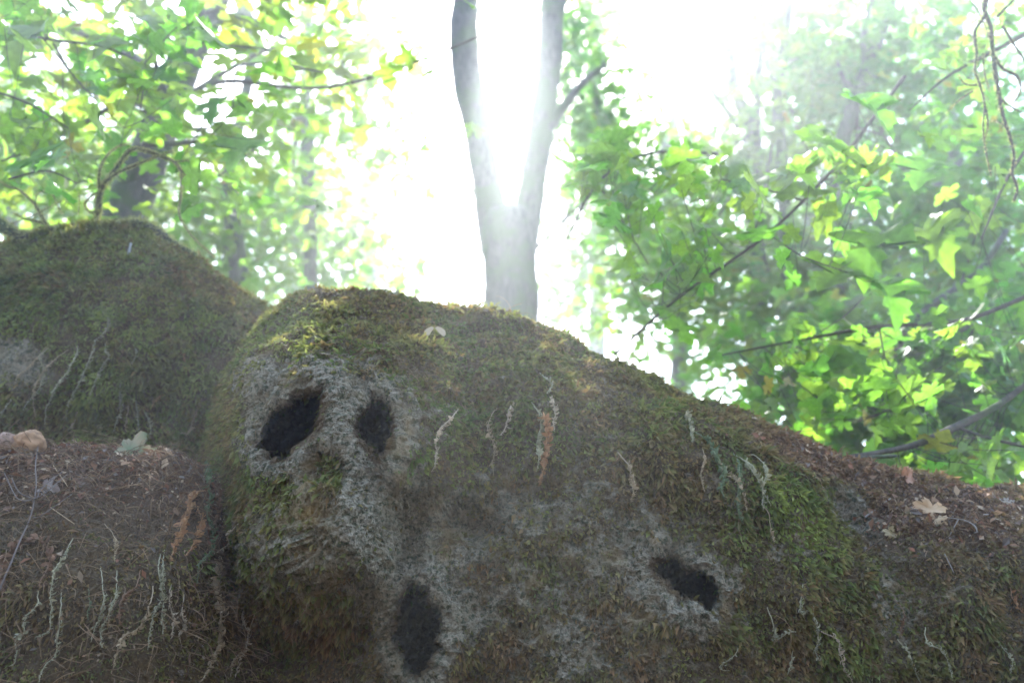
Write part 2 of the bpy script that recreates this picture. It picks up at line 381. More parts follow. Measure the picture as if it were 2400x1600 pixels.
def skull_moss(px, py, P):
    """how thickly the moss grows, 0 to 1"""
    M = np.full(len(px), 0.92)
    for x, y, rx, ry, rot, k in ((775,1010,225,120,0,1.1),(800,880,190,55,0,.4),(600,900,60,90,-30,.6),(860,1130,190,80,15,.55),(720,1290,200,120,0,.35),(930,1320,70,140,0,.9),(985,1475,120,150,0,.9),
                                 (1240,1420,340,220,15,.55),(1600,1370,140,95,30,1.0),(2010,1205,40,95,-38,1.3),(1080,1180,190,70,10,.5),(1430,1230,260,110,15,.35),(760,1200,120,60,0,.3),(2100,1430,50,120,-10,.6)):
        M -= k * gau(px, py, x, y, rx, ry, rot, 3.0)
    M -= 0.50 * gau(px, py, 740, 1310, 210, 140, 0, 3); M += 0.1 * gau(px, py, 640, 1330, 110, 90) + 0.05 * gau(px, py, 600, 1180, 60, 140) - .2 * gau(px, py, 590, 1250, 70, 160) + .25 * gau(px, py, 640, 1130, 60, 50)
    M += 0.40 * fbm(P, 6, 3, 41) + 0.85 * fbm(P, 38, 3, 43)
    h = hole_d(px, py); M -= 0.9 * np.exp(-(np.maximum(h, 0) / 30.0) ** 2)
    M = np.where(h < 1, -1, M)
    n = nose_d(px, py); M = np.where(n < -4, .85 + .4 * fbm(P, 40, 3, 4), M - .8 * np.exp(-((n - 12) / 14.0) ** 2))
    return np.clip(M, 0, 1)
def litter_right(px, py):
    edge = np.interp(px, [1500, 1750, 1960, 2050, 2400], [880, 1000, 1075, 1110, 1170])
    return np.clip(sstep(1650, 1960, px) * sstep(70, 20, py - edge) + sstep(1990, 2060, px) * sstep(1330, 1230, py), 0, 1)
def skull_tint(P, px, py):
    M = skull_moss(px, py, P); t = np.zeros((len(P), 3))
    t[:, 0] = np.where(hole_d(px, py) < -3, 1, .92 * sstep(0.20, 0.80, M)); t[:, 1] = litter_right(px, py) * .9 * (1 - gau(px, py, 2010, 1205, 40, 95, -38, 4))  # hole insides painted in the full dark soil tone to deepen their shade
    t[:, 2] = 0.75 * np.clip(gau(px, py, 715, 1190, 45, 65) * (0.7 + 1.2 * fbm(P, 40, 3, 8)), 0, 1)
    t[:, 2] += 0.55 * np.clip(gau(px, py, 765, 1100, 30, 45) * (0.2 + 2.4 * fbm(P, 45, 3, 5)), 0, 1)
    t[:, 2] += 0.6 * np.clip(gau(px, py, 710, 1400, 120, 42) * (.5 + 1.5 * fbm(P, 35, 3, 9)), 0, 1)
    t[:, 2] += 0.35 * np.clip(sstep(.15, .5, fbm(P, 14, 3, 61)), 0, 1)
    return t

skull, SP, SF, SN = ridge_rock('skull_rock', -1.25, 2.25, 0.0050,
    [(200,980),(480,840),(560,790),(620,750),(690,712),(760,698),(900,694),(1010,716),(1100,732),(1190,740),(1290,775),(1380,822),(1500,884),(1640,962),(1780,1014),(1900,1056),(1980,1088),(2060,1104),(2130,1122),(2300,1155),(2400,1168),(2700,1230)],
    [(-1.3,4.1),(-1.05,3.45),(-0.85,3.02),(-0.7,2.83),(-0.5,2.76),(0,2.74),(0.6,2.72),(1.2,2.70),(2.3,2.68)], 0.85, 1.5, 0.90,
    skull_disp, None, 2.3, (0.045, 0.022, 0.013), 1, skull_tint, skull_carve)
tag(skull, 'mossy grey rock carved as two skulls with dark eye holes', 'rock')

def boulder_moss(px, py, P):
    M = np.full(len(px), 0.95) - 0.9 * gau(px, py, 30, 850, 110, 70, 20, 3) + 0.22 * fbm(P, 8, 4, 45) + .15 * fbm(P, 25, 3, 46)
    return np.clip(M, 0, 1)
def boulder_tint(P, px, py):
    t = np.zeros((len(P), 3)); t[:, 0] = sstep(.3, .6, boulder_moss(px, py, P)); return t
boulder, BP, BF, BN = ridge_rock('mossy_boulder', -2.9, -0.35, 0.010,
    [(-500,900),(-200,690),(-50,610),(0,590),(60,562),(180,526),(240,519),(330,545),(400,590),(480,640),(560,682),(620,725),(700,800),(900,1000)],
    [(-3.0,3.9),(-2.2,3.45),(-1.5,3.35),(-1.0,3.45),(-0.3,3.8)], 0.8, 1.3, 1.3,
    lambda px, py: 0.06 * gau(px, py, 200, 720, 300, 120) - 0.07 * gau(px, py, 250, 1000, 400, 80), None, 2.2, (0.05, 0.022, 0.004), 5, boulder_tint)
tag(boulder, 'rounded boulder thick with green moss behind the litter ledge', 'rock')

def ledge_top(px, py):
    edge = np.interp(px, [-200, 0, 100, 250, 400, 470, 560], [1010, 1020, 1035, 1055, 1075, 1105, 1200])
    return sstep(260, 40, py - edge)
def ledge_moss(px, py, P):
    M = 0.55 + 0.45 * fbm(P, 6, 4, 47) + .3 * fbm(P, 24, 3, 48) - .9 * ledge_top(px, py) + .3 * sstep(1400, 1550, py); return np.clip(M, 0, 1)
def ledge_tint(P, px, py):
    t = np.zeros((len(P), 3)); t[:, 0] = .75 + .25 * sstep(.3, .6, ledge_moss(px, py, P)); t[:, 1] = .9 * ledge_top(px, py); return t
ledge, LP_, LF, LN = ridge_rock('litter_ledge_rock', -2.2, -0.25, 0.008,
    [(-400,1030),(-200,1018),(0,1026),(100,1040),(250,1060),(400,1082),(470,1112),(530,1190),(600,1330),(800,1600)],
    [(-2.3,2.3),(-1.4,2.28),(-0.9,2.34),(-0.6,2.52),(-0.2,3.0)], 0.85, 0.9, 0.85,
    lambda px, py: 0.05 * gau(px, py, 200, 1400, 250, 150) - 0.04 * gau(px, py, 330, 1230, 120, 60), None, 2.0, (0.06, 0.018, 0.007), 9, ledge_tint)
tag(ledge, 'low dark rock with a brown litter top and hanging fern', 'rock')

# surface look-up for everything that lies on the rocks
def bvh(P, F): return BVHTree.FromPolygons([tuple(v) for v in P.tolist()], [tuple(f) for f in F.tolist()])
BV = [bvh(SP, SF), bvh(BP, BF), bvh(LP_, LF)]
def on_rock(px, py, off=0.0):
    d = Vector(ray(px, py)); best = None
    for b in BV:
        h = b.ray_cast(Vector(CAM), d, 12)
        if h[0] is not None and (best is None or h[3] < best[1]): best = (h[0], h[3], h[1])
    if best is None: return at(px, py, 3.0), np.array([0, -1.0, .3])
    n = best[1 + 1]
    if n.dot(d) > 0: n = -n
    return np.array(best[0] + (Vector(-d) * .6 + n * .4) * off), np.array(n)

# ------------------------------------------------------------------ moss
def sample_surface(P, F, count, rng):
    T = np.vstack([F[:, [0, 1, 2]], F[:, [0, 2, 3]]])
    a, b, c = P[T[:, 0]], P[T[:, 1]], P[T[:, 2]]
    area = np.linalg.norm(np.cross(b - a, c - a), axis=1); cdf = np.cumsum(area); 
    t = np.searchsorted(cdf, rng.random(count) * cdf[-1]); u, v = rng.random(count), rng.random(count)
    fl = u + v > 1; u[fl] = 1 - u[fl]; v[fl] = 1 - v[fl]
    return a[t] + (b[t] - a[t]) * u[:, None] + (c[t] - a[t]) * v[:, None], T[t], cdf[-1] / 2
def grow_moss(parent, P, F, NV, per_m2, mask, colour, length, seed, droop=0.75, width=0.0032):
    rng = np.random.default_rng(seed)
    px, py = proj(P); ok = (px > -350) & (px < 2750) & (py < 1850) & (py > 300)
    Fk = F[ok[F].all(1)]
    tri = np.linalg.norm(np.cross(P[Fk[:, 1]] - P[Fk[:, 0]], P[Fk[:, 3]] - P[Fk[:, 0]]), axis=1).sum()
    Q, T, _ = sample_surface(P, Fk, int(tri * per_m2), rng)
    n = unit(NV[T].mean(1)); view = unit(CAM - Q)
    keep = (n * view).sum(1) > -0.35
    Q, n = Q[keep], n[keep]; px, py = proj(Q)
    M = mask(px, py, Q); keep = rng.random(len(Q)) < np.where(M <= 0, .02, .16 + .84 * sstep(.22, .80, M))
    Q, n, px, py, M = Q[keep], n[keep], px[keep], py[keep], M[keep]
    k = len(Q)
    clump = noise(Q, 22, seed)[:, None] * .5
    cd = np.stack([noise(Q, 30, seed + 1), noise(Q, 30, seed + 2), noise(Q, 30, seed + 3)], 1)
    d = unit(n * .75 + np.array([0, 0, -droop]) + rng.normal(0, .42, (k, 3)) + cd * .6)
    d2 = unit(d + np.array([0, 0, -.5]) + rng.normal(0, .35, (k, 3)))
    patch = np.clip(.95 + 1.1 * fbm(Q, 7, 3, seed + 6), .35, 1.7)
    Ln = patch * (length[0] + (length[1] - length[0]) * rng.random(k) ** 1.5) * (.55 + .5 * M) * (1 + clump[:, 0] * .5)
    w = unit(np.cross(d, rng.normal(0, 1, (k, 3)))) * (width * (.6 + .8 * rng.random(k)))[:, None]
    base = Q - n * .003
    mid = base + d * (Ln * .55)[:, None]; tip = mid + d2 * (Ln * .55)[:, None]
    V = np.stack([base - w * .6, base + w * .6, mid - w, mid + w, tip], 1).reshape(-1, 3)
    o = np.arange(k)[:, None] * 5
    tr = np.vstack([o + [[0, 1, 3]], o + [[0, 3, 2]], o + [[2, 3, 4]]])
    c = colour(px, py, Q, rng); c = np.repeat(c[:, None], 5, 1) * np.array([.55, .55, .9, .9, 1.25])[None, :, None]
    ob = mesh_obj('moss', V, tr, MOSS, parent, False, c.reshape(-1, 3)); ob['kind'] = 'stuff'; return ob
def blend(a, b, t): return np.asarray(a)[None] * (1 - t[:, None]) + np.asarray(b)[None] * t[:, None]
G1, G2, OLV, BRN, RUST = np.array([.105, .140, .032]), np.array([.215, .240, .048]), np.array([.175, .155, .046]), np.array([.205, .118, .050]), np.array([.23, .135, .070])
def moss_colour(px, py, Q, rng, brown, bright):
    t = np.clip(.5 + fbm(Q, 6, 3, 71), 0, 1); c = blend(G1, OLV, t)
    b = np.clip(bright + 1.3 * fbm(Q, 9, 3, 73), 0, 1); c = c * (1 - b[:, None]) + G2 * b[:, None]
    w = np.clip(brown + .9 * fbm(Q, 12, 3, 75) + rng.normal(0, .22, len(Q)), 0, 1); c = c * (1 - w[:, None]) + BRN * w[:, None]
    return c * (0.65 + 0.7 * rng.random(len(Q)))[:, None]
def skull_col(px, py, Q, rng):
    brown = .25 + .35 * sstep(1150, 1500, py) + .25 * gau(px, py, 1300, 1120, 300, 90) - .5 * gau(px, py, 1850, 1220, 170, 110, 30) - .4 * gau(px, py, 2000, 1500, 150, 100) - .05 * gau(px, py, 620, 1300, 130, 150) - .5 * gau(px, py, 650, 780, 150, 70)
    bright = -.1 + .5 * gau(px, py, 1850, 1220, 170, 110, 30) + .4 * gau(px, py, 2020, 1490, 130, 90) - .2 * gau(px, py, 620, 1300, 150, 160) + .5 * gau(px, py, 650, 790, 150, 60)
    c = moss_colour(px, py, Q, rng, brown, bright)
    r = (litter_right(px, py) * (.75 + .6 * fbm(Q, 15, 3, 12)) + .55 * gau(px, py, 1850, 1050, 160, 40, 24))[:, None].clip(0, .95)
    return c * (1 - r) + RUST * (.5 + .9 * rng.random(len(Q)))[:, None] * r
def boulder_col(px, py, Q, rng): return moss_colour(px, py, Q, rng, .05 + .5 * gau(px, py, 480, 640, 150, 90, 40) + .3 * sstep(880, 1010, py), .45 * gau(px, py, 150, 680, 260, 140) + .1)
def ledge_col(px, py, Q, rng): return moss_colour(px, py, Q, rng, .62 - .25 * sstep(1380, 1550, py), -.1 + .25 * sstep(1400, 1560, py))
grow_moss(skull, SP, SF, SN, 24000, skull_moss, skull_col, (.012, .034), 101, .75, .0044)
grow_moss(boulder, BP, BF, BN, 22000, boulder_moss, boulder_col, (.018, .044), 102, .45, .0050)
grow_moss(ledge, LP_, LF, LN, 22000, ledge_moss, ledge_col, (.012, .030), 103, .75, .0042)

# ------------------------------------------------------------------ leaves
def maple_outline(detail):
    half = [(0.0, 0.0), (0.06, -0.07), (0.16, -0.12), (0.31, -0.13), (0.27, -0.04), (0.36, 0.02), (0.27, 0.10), (0.40, 0.12), (0.50, 0.10), (0.62, 0.20), (0.55, 0.26), (0.64, 0.40), (0.52, 0.39), (0.46, 0.47), (0.36, 0.39), (0.21, 0.37), (0.18, 0.50), (0.29, 0.60), (0.23, 0.66), (0.27, 0.80), (0.15, 0.77), (0.09, 0.90), (0.0, 1.0)]
    if not detail: half = [(0.0, 0.0), (0.28, -0.12), (0.27, 0.08), (0.60, 0.18), (0.58, 0.40), (0.20, 0.38), (0.28, 0.72), (0.0, 1.0)]
    return half
def leaf_shape(detail, cup, twist, seed):
    """a five-lobed leaf, stalk end at the origin, tip along +y, folded along its midrib"""
    r = random.Random(seed); half = maple_outline(detail)
    L = [(-x * (1 + r.uniform(-.08, .08)), y + r.uniform(-.02, .02)) for x, y in half[1:-1]]; R = [(x * (1 + r.uniform(-.08, .08)), y + r.uniform(-.02, .02)) for x, y in half[1:-1]]
    n = len(R); V = [(0, 0), (0, 0.16), (0, 0.42), (0, 1.0)] + R + L
    V = np.array([(x, y, 0.0) for x, y in V]); T = []
    for side, o in ((0, 4), (1, 4 + n)):
        def mid(k): return 1 if half[k + 1][1] < 0.36 else 2
        for k in range(n - 1):
            a, b = o + k, o + k + 1; m0, m1 = mid(k), mid(k + 1)
            t = [(m0, a, b)] + ([(m0, b, m1)] if m1 != m0 else []); T += t
        T.append((0, o, mid(0))); T.append((mid(n - 1), o + n - 1, 3))
        if side == 1: T = T[:len(T) // 2] + [(a, c, b) for a, b, c in T[len(T) // 2:]]
    ax = np.abs(V[:, 0]); rr = np.hypot(V[:, 0], V[:, 1] - .25)
    V[:, 2] = cup * ax * 0.55 - 0.45 * cup * rr ** 2 + twist * V[:, 0] * V[:, 1] - 0.16 * V[:, 1] ** 2 * r.uniform(.2, 1.3) + 0.03 * np.sin(9 * V[:, 0] + 5 * V[:, 1] + seed)
    return V, np.array(T)
NEAR = [leaf_shape(True, c, t, s) for s, (c, t) in enumerate([(.35, .2), (.6, -.3), (-.3, .45), (1.2, .1), (.15, -.15), (-.6, -.3), (.9, .5), (-.9, .2), (.5, -.6), (1.5, -.2)])]
FAR = [leaf_shape(False, c, t, 20 + s) for s, (c, t) in enumerate([(.4, .3), (-.3, -.3), (.8, 0), (.1, .4)])]
def frames(n, t):
    n = unit(n); t = unit(t - n * (t * n).sum(-1, keepdims=True)); return np.cross(t, n), t, n
def leaf_dirs(k, rng, flat=.75, hang=.6):
    n = np.stack([rng.normal(0, .55, k), rng.normal(-.12, .55, k), np.full(k, flat)], 1) + rng.normal(0, .25, (k, 3))
    t = np.stack([rng.normal(0, 1, k), rng.normal(0, 1, k), rng.normal(-hang, .45, k)], 1); return frames(n, t)
def leaf_tints(k, rng, yellow=.015, orange=.003):
    c = np.stack([rng.uniform(.75, 1.15, k), rng.uniform(.8, 1.1, k), rng.uniform(.7, 1.2, k)], 1); u = rng.random(k)
    c[u < yellow] *= np.array([1.9, 1.15, .8]); c[u < orange] *= np.array([1.1, .72, .9]); return c
def crown_mesh(parent, pos, size, rng, mat=LEAF, yellow=.015, orange=.003, flat=1.05, name='crown'):
    k = len(pos); x, t, n = leaf_dirs(k, rng, flat); mb = MB(); tint = leaf_tints(k, rng, yellow, orange); pick = rng.integers(0, len(FAR), k)
    for v in range(len(FAR)):
        s = np.where(pick == v)[0]
        if not len(s): continue
        V, T = FAR[v]; W = pos[s][:, None] + (x[s][:, None] * V[None, :, :1] + t[s][:, None] * V[None, :, 1:2] + n[s][:, None] * V[None, :, 2:]) * size[s][:, None, None]
        tr = (T[None] + (np.arange(len(s)) * len(V))[:, None, None]).reshape(-1, 3)
        mb.add(W.reshape(-1, 3), tr, None, np.repeat(tint[s], len(V), 0))
    o = mb.build(name, mat, parent, False); o['kind'] = 'stuff'; return o
LEAF_ME = [mesh_data('leaf', V, T, LEAF, True, np.ones((len(V), 3))) for V, T in NEAR]
AUT = leaf_material('yellowing maple leaf', (0.20, 0.17, 0.03), (0.24, 0.23, 0.03), 0.015)
LEAF_ME_Y = [mesh_data('leaf', V, T, AUT, True, np.ones((len(V), 3))) for V, T in NEAR[:3]]
def leaf_obj(parent, pos, x, t, n, size, yellow=False):
    o = bpy.data.objects.new('leaf', random.choice(LEAF_ME_Y if yellow else LEAF_ME)); C.objects.link(o); o.parent = parent
    from mathutils import Matrix
    m = Matrix(((x[0], t[0], n[0]), (x[1], t[1], n[1]), (x[2], t[2], n[2]))).to_4x4(); o.rotation_euler = m.to_euler()
    o.location = Vector(pos) - parent.location; o.scale = (size, size * random.uniform(.92, 1.08), size); return o

# ------------------------------------------------------------------ trees
def tree(name, label, dist, trunk, limbs, clumps, nleaf, lsize, seed, mat=BARK, group=None, yellow=.015, orange=.003, ground=True, spread=1.0):
    """trunk / limbs: (px, py, width in px [, distance]); clumps: (px, py, distance, radius px, radius m in depth, weight)"""
    rng = np.random.default_rng(seed)
    def path(pts):
        out = []
        for p in pts:
            d = p[3] if len(p) > 3 else dist; q = at(p[0], p[1], d); f = (q - CAM) @ FWD; out.append([*q, .5 * p[2] / FPX * f])
        return np.array(out)
    tp = path(trunk)
    if ground:
        gz = 0.05 * max(0, dist - 8) - .15; b = tp[0].copy(); k = b[2] - gz
        foot = np.array([[b[0], b[1], gz, b[3] * 1.5], [b[0], b[1], gz + k * .35, b[3] * 1.15], [b[0], b[1], gz + k * .7, b[3] * 1.03]]); tp = np.vstack([foot, tp])
    root = empty(name, (tp[0][0], tp[0][1], max(tp[0][2], 0.0)))
    s = spline(tp, .10); V, q, cap = tube(s[:, :3], s[:, 3], 14, .16, 5.0, seed); mesh_obj('trunk', V, [cap, q], mat, root)
    for lp in limbs:
        s = spline(path(lp), .08); V, q, cap = tube(s[:, :3], s[:, 3], 10, .16, 6.0, seed + 1); mesh_obj('limb', V, [cap, q], mat, root)
    if nleaf:
        w = np.array([c[5] * c[3] ** 2 for c in clumps], float); w /= w.sum(); nleaf = int(nleaf * 2.5); pos = []
        for c, k in zip(clumps, (w * nleaf).astype(int)):
            f = (at(c[0], c[1], c[2]) - CAM) @ FWD; m = max(4, k // 9)
            sub = rng.normal(0, 1, (m, 3)); sub = sub / np.linalg.norm(sub, axis=1)[:, None] * rng.random((m, 1)) ** .4
            cc = at(c[0], c[1], c[2]) + sub * np.array([c[3] / FPX * f, c[4], c[3] / FPX * f]); pick = rng.integers(0, m, k)
            pos.append(cc[pick] + rng.normal(0, .28 * spread, (k, 3)) * np.array([1, 1, .6]))
        pos = np.vstack(pos); size = rng.uniform(lsize[0], lsize[1], len(pos)) * .6; crown_mesh(root, pos, size, rng, LEAF, yellow, orange)
        # twigs reaching through the crown
        mb = MB()
        for c in clumps:
            a = at(c[0], c[1], c[2]); src = tp[min(len(tp) - 1, 3 + len(tp) // 3), :3]
            if np.linalg.norm(a - src) < 6:
                m_ = (a + src) / 2 + rng.normal(0, .2, 3); s = spline(np.array([src, m_, a, a + rng.normal(0, .5, 3)]), .15); mb.tube(s, np.linspace(.022, .004, len(s)), 5)
        if mb.n: mb.build('branches', TWIG, root)
    return tag(root, label, 'tree', group)

GRP = 'maples behind the rocks'
tree('forked_maple', 'thick tree trunk forking in two above the skull rock', 8.5, [(1200,900,140),(1198,740,128),(1196,640,126),(1193,560,132),(1190,500,118)],
     [[(1168,590,84),(1144,450,70),(1122,320,66),(1094,180,70),(1086,60,66),(1100,-60,58),(1120,-260,50)], [(1218,590,80),(1244,460,62),(1268,310,58),(1288,150,56),(1296,20,58),(1316,-120,50),(1340,-300,40)],
      [(1262,330,40),(1300,280,26),(1360,200,18),(1420,150,12)]],
     [(1400,250,9.6,110,.7,1.7),(1370,60,10.0,90,.8,1.8),(1330,170,10,60,.5,1.2),(930,110,10.5,90,.8,.5),(1190,-292,9.0,236,.6,2.4),(1420,420,9.4,90,.7,1)], 1500, (.16, .24), 1, group=GRP, spread=.8)  # dense clump above the view is added to keep sun off the near air
tree('leaning_maple', 'leaning tree trunk rising behind the mossy boulder', 6.0, [(225,660,112),(285,520,104),(345,375,94),(392,250,86),(440,130,78),(500,0,70),(560,-160,60)],
     [[(400,240,40),(330,150,30),(230,90,22),(120,60,14)], [(430,150,44),(455,60,40),(440,-60,34)], [(470,60,30),(560,40,24),(650,80,16),(740,140,8)]],
     [(90,60,5.2,200,.5,1),(340,20,5.0,160,.5,.8),(660,120,4.9,170,.5,1),(600,330,5.0,150,.5,.8),(120,330,5.2,170,.5,.9),(800,200,4.9,90,.4,.8)], 190, (.17, .26), 2, group=GRP, yellow=.02, spread=.9)
tree('slender_maple', 'thin upright trunk in bright foliage left of the forked trunk', 9.0, [(728,700,34),(724,420,30),(724,300,28),(716,190,24),(725,60,20),(735,-60,16)], [[(722,330,14),(770,260,10),(830,200,7),(900,120,4)]],
     [(790,120,7.6,130,.6,.9),(690,300,7.6,110,.6,.7),(880,300,7.8,80,.5,.7),(700,480,9.4,160,1.,1),(600,560,9.2,170,1.,1.2),(820,620,9.0,110,.8,1.2)], 560, (.17, .25), 3, group=GRP, yellow=.02)
tree('shaded_maple', 'dim leaning trunk low in the foliage right of the boulder', 8.0, [(560,700,46),(545,520,42),(540,420,36),(560,300,28),(590,120,26),(566,0,40),(560,-80,40)], [],
     [(400,500,8.0,170,.8,1.1),(200,300,7.4,220,.8,.8),(520,620,8.0,140,.8,1.2),(60,430,7.6,190,.9,1.)], 460, (.17, .25), 4, group=GRP, yellow=.02)
tree('hazy_maple', 'pale forked tree trunk right of the bright sky opening', 9.5, [(1775,860,50),(1772,480,46),(1770,390,44),(1764,310,36),(1728,220,26),(1706,110,22),(1690,-60,16)], [[(1768,350,22),(1776,240,20),(1782,120,16),(1790,-40,12)], [(1730,300,14),(1690,240,12),(1650,200,8),(1600,170,4)]],
     [(1640,330,9.8,120,1.,.25),(1800,90,10.2,190,1.2,1.),(1690,560,9.5,190,1.,1.),(1560,650,9.2,160,1.,1.),(1520,470,9.4,120,1.,.35)], 800, (.17, .25), 5, group=GRP)
tree('upright_maple', 'slim dark trunk curving left then right beside the pale forked trunk', 8.6, [(1850,860,34),(1838,480,30),(1832,350,28),(1822,260,24),(1826,170,20),(1846,60,16),(1862,-60,12)], [[(1824,220,10),(1800,160,8),(1790,100,5)]],
     [(1900,160,9.0,150,1.,1),(1880,330,8.8,130,1.,.9),(1820,720,8.4,170,.9,1.1)], 380, (.17, .25), 6, group=GRP)
tree('twin_maple', 'tree with two crossing limbs high on the right side', 8.2, [(1960,900,44),(1966,480,38),(1978,320,36),(2012,210,32),(2052,110,28),(2088,20,22),(2110,-80,18)], [[(2030,170,18),(2024,90,16),(2040,10,12),(2050,-80,8)], [(2000,240,14),(1975,180,12),(1960,140,8)]],
     [(2060,180,8.6,180,1.,1),(2180,330,8.6,190,1.,1),(2000,620,8.2,190,1.,1.2),(2150,60,8.8,170,1.,1),(2250,620,8.4,190,1.,1.1)], 1000, (.17, .25), 7, group=GRP)
tree('crooked_maple', 'crooked dark trunk low behind the right end of the rock', 6.2, [(2096,1180,46),(2092,1040,40),(2080,980,36),(2088,900,30),(2110,800,24),(2180,720,20),(2290,640,16),(2360,540,14)], [[(2090,960,18),(2060,900,14),(2020,840,8)], [(2120,790,14),(2100,700,12),(2110,600,8)]],
     [(2000,930,6.6,190,.8,1.1),(2200,860,6.6,190,.8,1.1),(2330,1000,6.4,160,.7,1.1),(1850,860,6.8,150,.7,1.),(2300,480,7.0,170,.8,1),(2130,1060,6.2,110,.5,.9)], 900, (.17, .26), 8, group=GRP, orange=.01)
# farther trees close the view
FARG = 'far maples closing the view'
far = [('far tree filling the gap left of the forked trunk', 16, 860, [(700,600,15,200,2,1.2),(880,660,15,90,1.5,.8),(1040,680,17,70,1.2,.9),(960,540,18,120,1.5,.55),(840,440,18,120,1.5,.6),(1010,420,19,90,1.5,.35)], 1500),
       ('far tree behind the leaning trunk in glowing foliage', 15, 330, [(360,520,15,260,2,1),(120,480,15,220,2,1)], 2300),
       ('far tree at the left edge of the view', 14, 20, [(-20,260,14.5,220,2,.8),(-80,440,14,240,2,1)], 1500),
       ('far tree between the forked trunk and the pale trunk', 16, 1590, [(1560,560,16,220,2,1),(1420,640,15,150,2,1),(1340,690,14,80,1.5,1.1),(1360,560,15,90,1.5,.9),(1330,440,16,80,1.5,.8),(1450,500,16,110,1.5,.9),(1640,420,16.5,120,2,.3)], 1800),
       ('far tree behind the slim dark trunk', 15, 1900, [(1880,250,16,280,2,1),(1860,560,15,260,2,1),(1750,800,15,240,2,1)], 2600),
       ('far tree filling the upper corner of the view, right side', 14, 2240, [(2220,160,15,300,2,1),(2350,420,14.5,280,2,1),(2120,420,15,260,2,1)], 2600),
       ('far tree low behind the crooked trunk, right side', 13, 2210, [(2200,760,14,280,2,1),(2060,960,13,260,2,1),(2360,960,13,240,2,1.1),(2400,700,13.5,220,2,1)], 2600)]
far += [('pale far tree in the glare above the skull crest, left of the fork', 22, 690, [(720,120,22,170,2,1),(820,300,22,150,2,1),(700,400,21,150,2,1),(900,520,22,110,2,.8),(900,60,23,90,2,.5)], 1500),
        ('pale far tree in the glare directly right of the forked trunk', 21, 1395, [(1370,120,21,90,2,1),(1400,320,21,110,2,1),(1440,20,22,70,2,.7),(1620,330,22,90,2,.8),(1680,120,22,90,2,.8)], 1100)]
for k, (lab, d, x, cl, n) in enumerate(far):
    tree('far_maple', lab, d, [(x,1000,46),(x+6,600,38),(x-10,300,30),(x+14,0,22),(x+5,-120,14)], [[(x,480,18),(x+60,330,12),(x+120,180,6)],[(x,420,16),(x-60,260,10),(x-100,120,5)]], cl, int(n * (.5 if x < 1000 else .62)), (.20, .30), 30 + k, group=FARG, yellow=.02)

# near sprays: each leaf is its own piece
def spray(name, label, twigs, nleaf, box, lsize, seed, dist, group, heroes=(), yellow=.04, hang=.6):
    rng = np.random.default_rng(seed); random.seed(seed)
    P0 = at(twigs[0][0][0], twigs[0][0][1], twigs[0][0][3]); root = empty(name, P0); tips = []
    for tw in twigs:
        p = np.array([[*at(a, b, d), .5 * w / FPX * d] for a, b, w, d in tw]); s = spline(p, .04); V, q, cap = tube(s[:, :3], s[:, 3], 6); mesh_obj('twig', V, [cap, q], TWIG, root); tips.append(s)
    S = np.vstack(tips)[:, :3]; mb = MB()
    x, t, n = leaf_dirs(nleaf + len(heroes), rng, .85, hang)
    for k in range(nleaf + len(heroes)):
        if k < len(heroes):
            hx, hy, d, sz, rot, facing = heroes[k]; c = at(hx, hy, d)
            nn = unit(np.array([[rng.normal(0, .2), -facing, .55]])); tt = np.array([[math.sin(math.radians(rot)), .2, math.cos(math.radians(rot))]])
            X, T_, N_ = frames(nn, tt); X, T_, N_ = X[0], T_[0], N_[0]
        else:
            b = box[rng.integers(0, len(box))]; c = at(rng.normal(b[0], b[2] * .5), rng.normal(b[1], b[3] * .5), dist + rng.normal(0, .35)); sz = rng.uniform(*lsize) * rng.choice([.5, .65, .82]); X, T_, N_ = x[k], t[k], n[k]
        base = c - T_ * sz * .45
        leaf_obj(root, base, X, T_, N_, sz, rng.random() < yellow)
        j = np.argmin(((S - base) ** 2).sum(1) + rng.random(len(S)) * .02); a = S[j]
        if np.linalg.norm(a - base) < .55:
            m_ = (a + base) / 2 + np.array([0, 0, -.02]); s = spline(np.array([a, m_, base]), .05); mb.tube(s, np.full(len(s), .0016), 4)
    if mb.n: st = mb.build('stalks', TWIG, root); st['kind'] = 'stuff'
    return tag(root, label, 'branch', group)
SG = 'maple sprays with large leaves'
spray('maple_branch', 'diagonal maple twig with broad drooping leaves right of the trunk', [[(1440,830,6,3.9),(1600,690,8,3.95),(1800,548,9,4.0),(1950,400,10,4.1),(2012,322,10,4.15),(2120,180,12,4.3)], [(1800,548,5,4.0),(1880,600,4,3.95),(1990,640,3,3.9)], [(1880,470,5,4.05),(1780,440,4,4.0),(1690,420,3,3.95)]],
      95, [(1720,480,220,110),(1900,560,200,120),(1560,640,160,110),(1980,400,130,90)], (.13, .21), 51, 4.0, SG,
      heroes=[(2050,255,4.0,.27,170,.6),(2160,400,4.0,.24,200,.8),(1940,330,4.0,.24,110,.5),(1840,400,4.0,.28,-60,.6),(2040,580,3.9,.30,185,.5),(1890,440,4.0,.25,150,.7),(1960,640,3.9,.28,215,.6)], yellow=.02)
spray('maple_branch', 'dark maple foliage crossing just right of the forked trunk', [[(1330,560,5,4.4),(1400,430,8,4.5),(1520,360,8,4.6),(1680,360,10,4.8)], [(1400,430,5,4.5),(1460,520,4,4.4),(1520,620,3,4.3)]],
      80, [(1430,370,120,55),(1480,480,130,90),(1400,420,90,60),(1560,400,120,60)], (.13, .20), 52, 4.5, SG, yellow=.0)
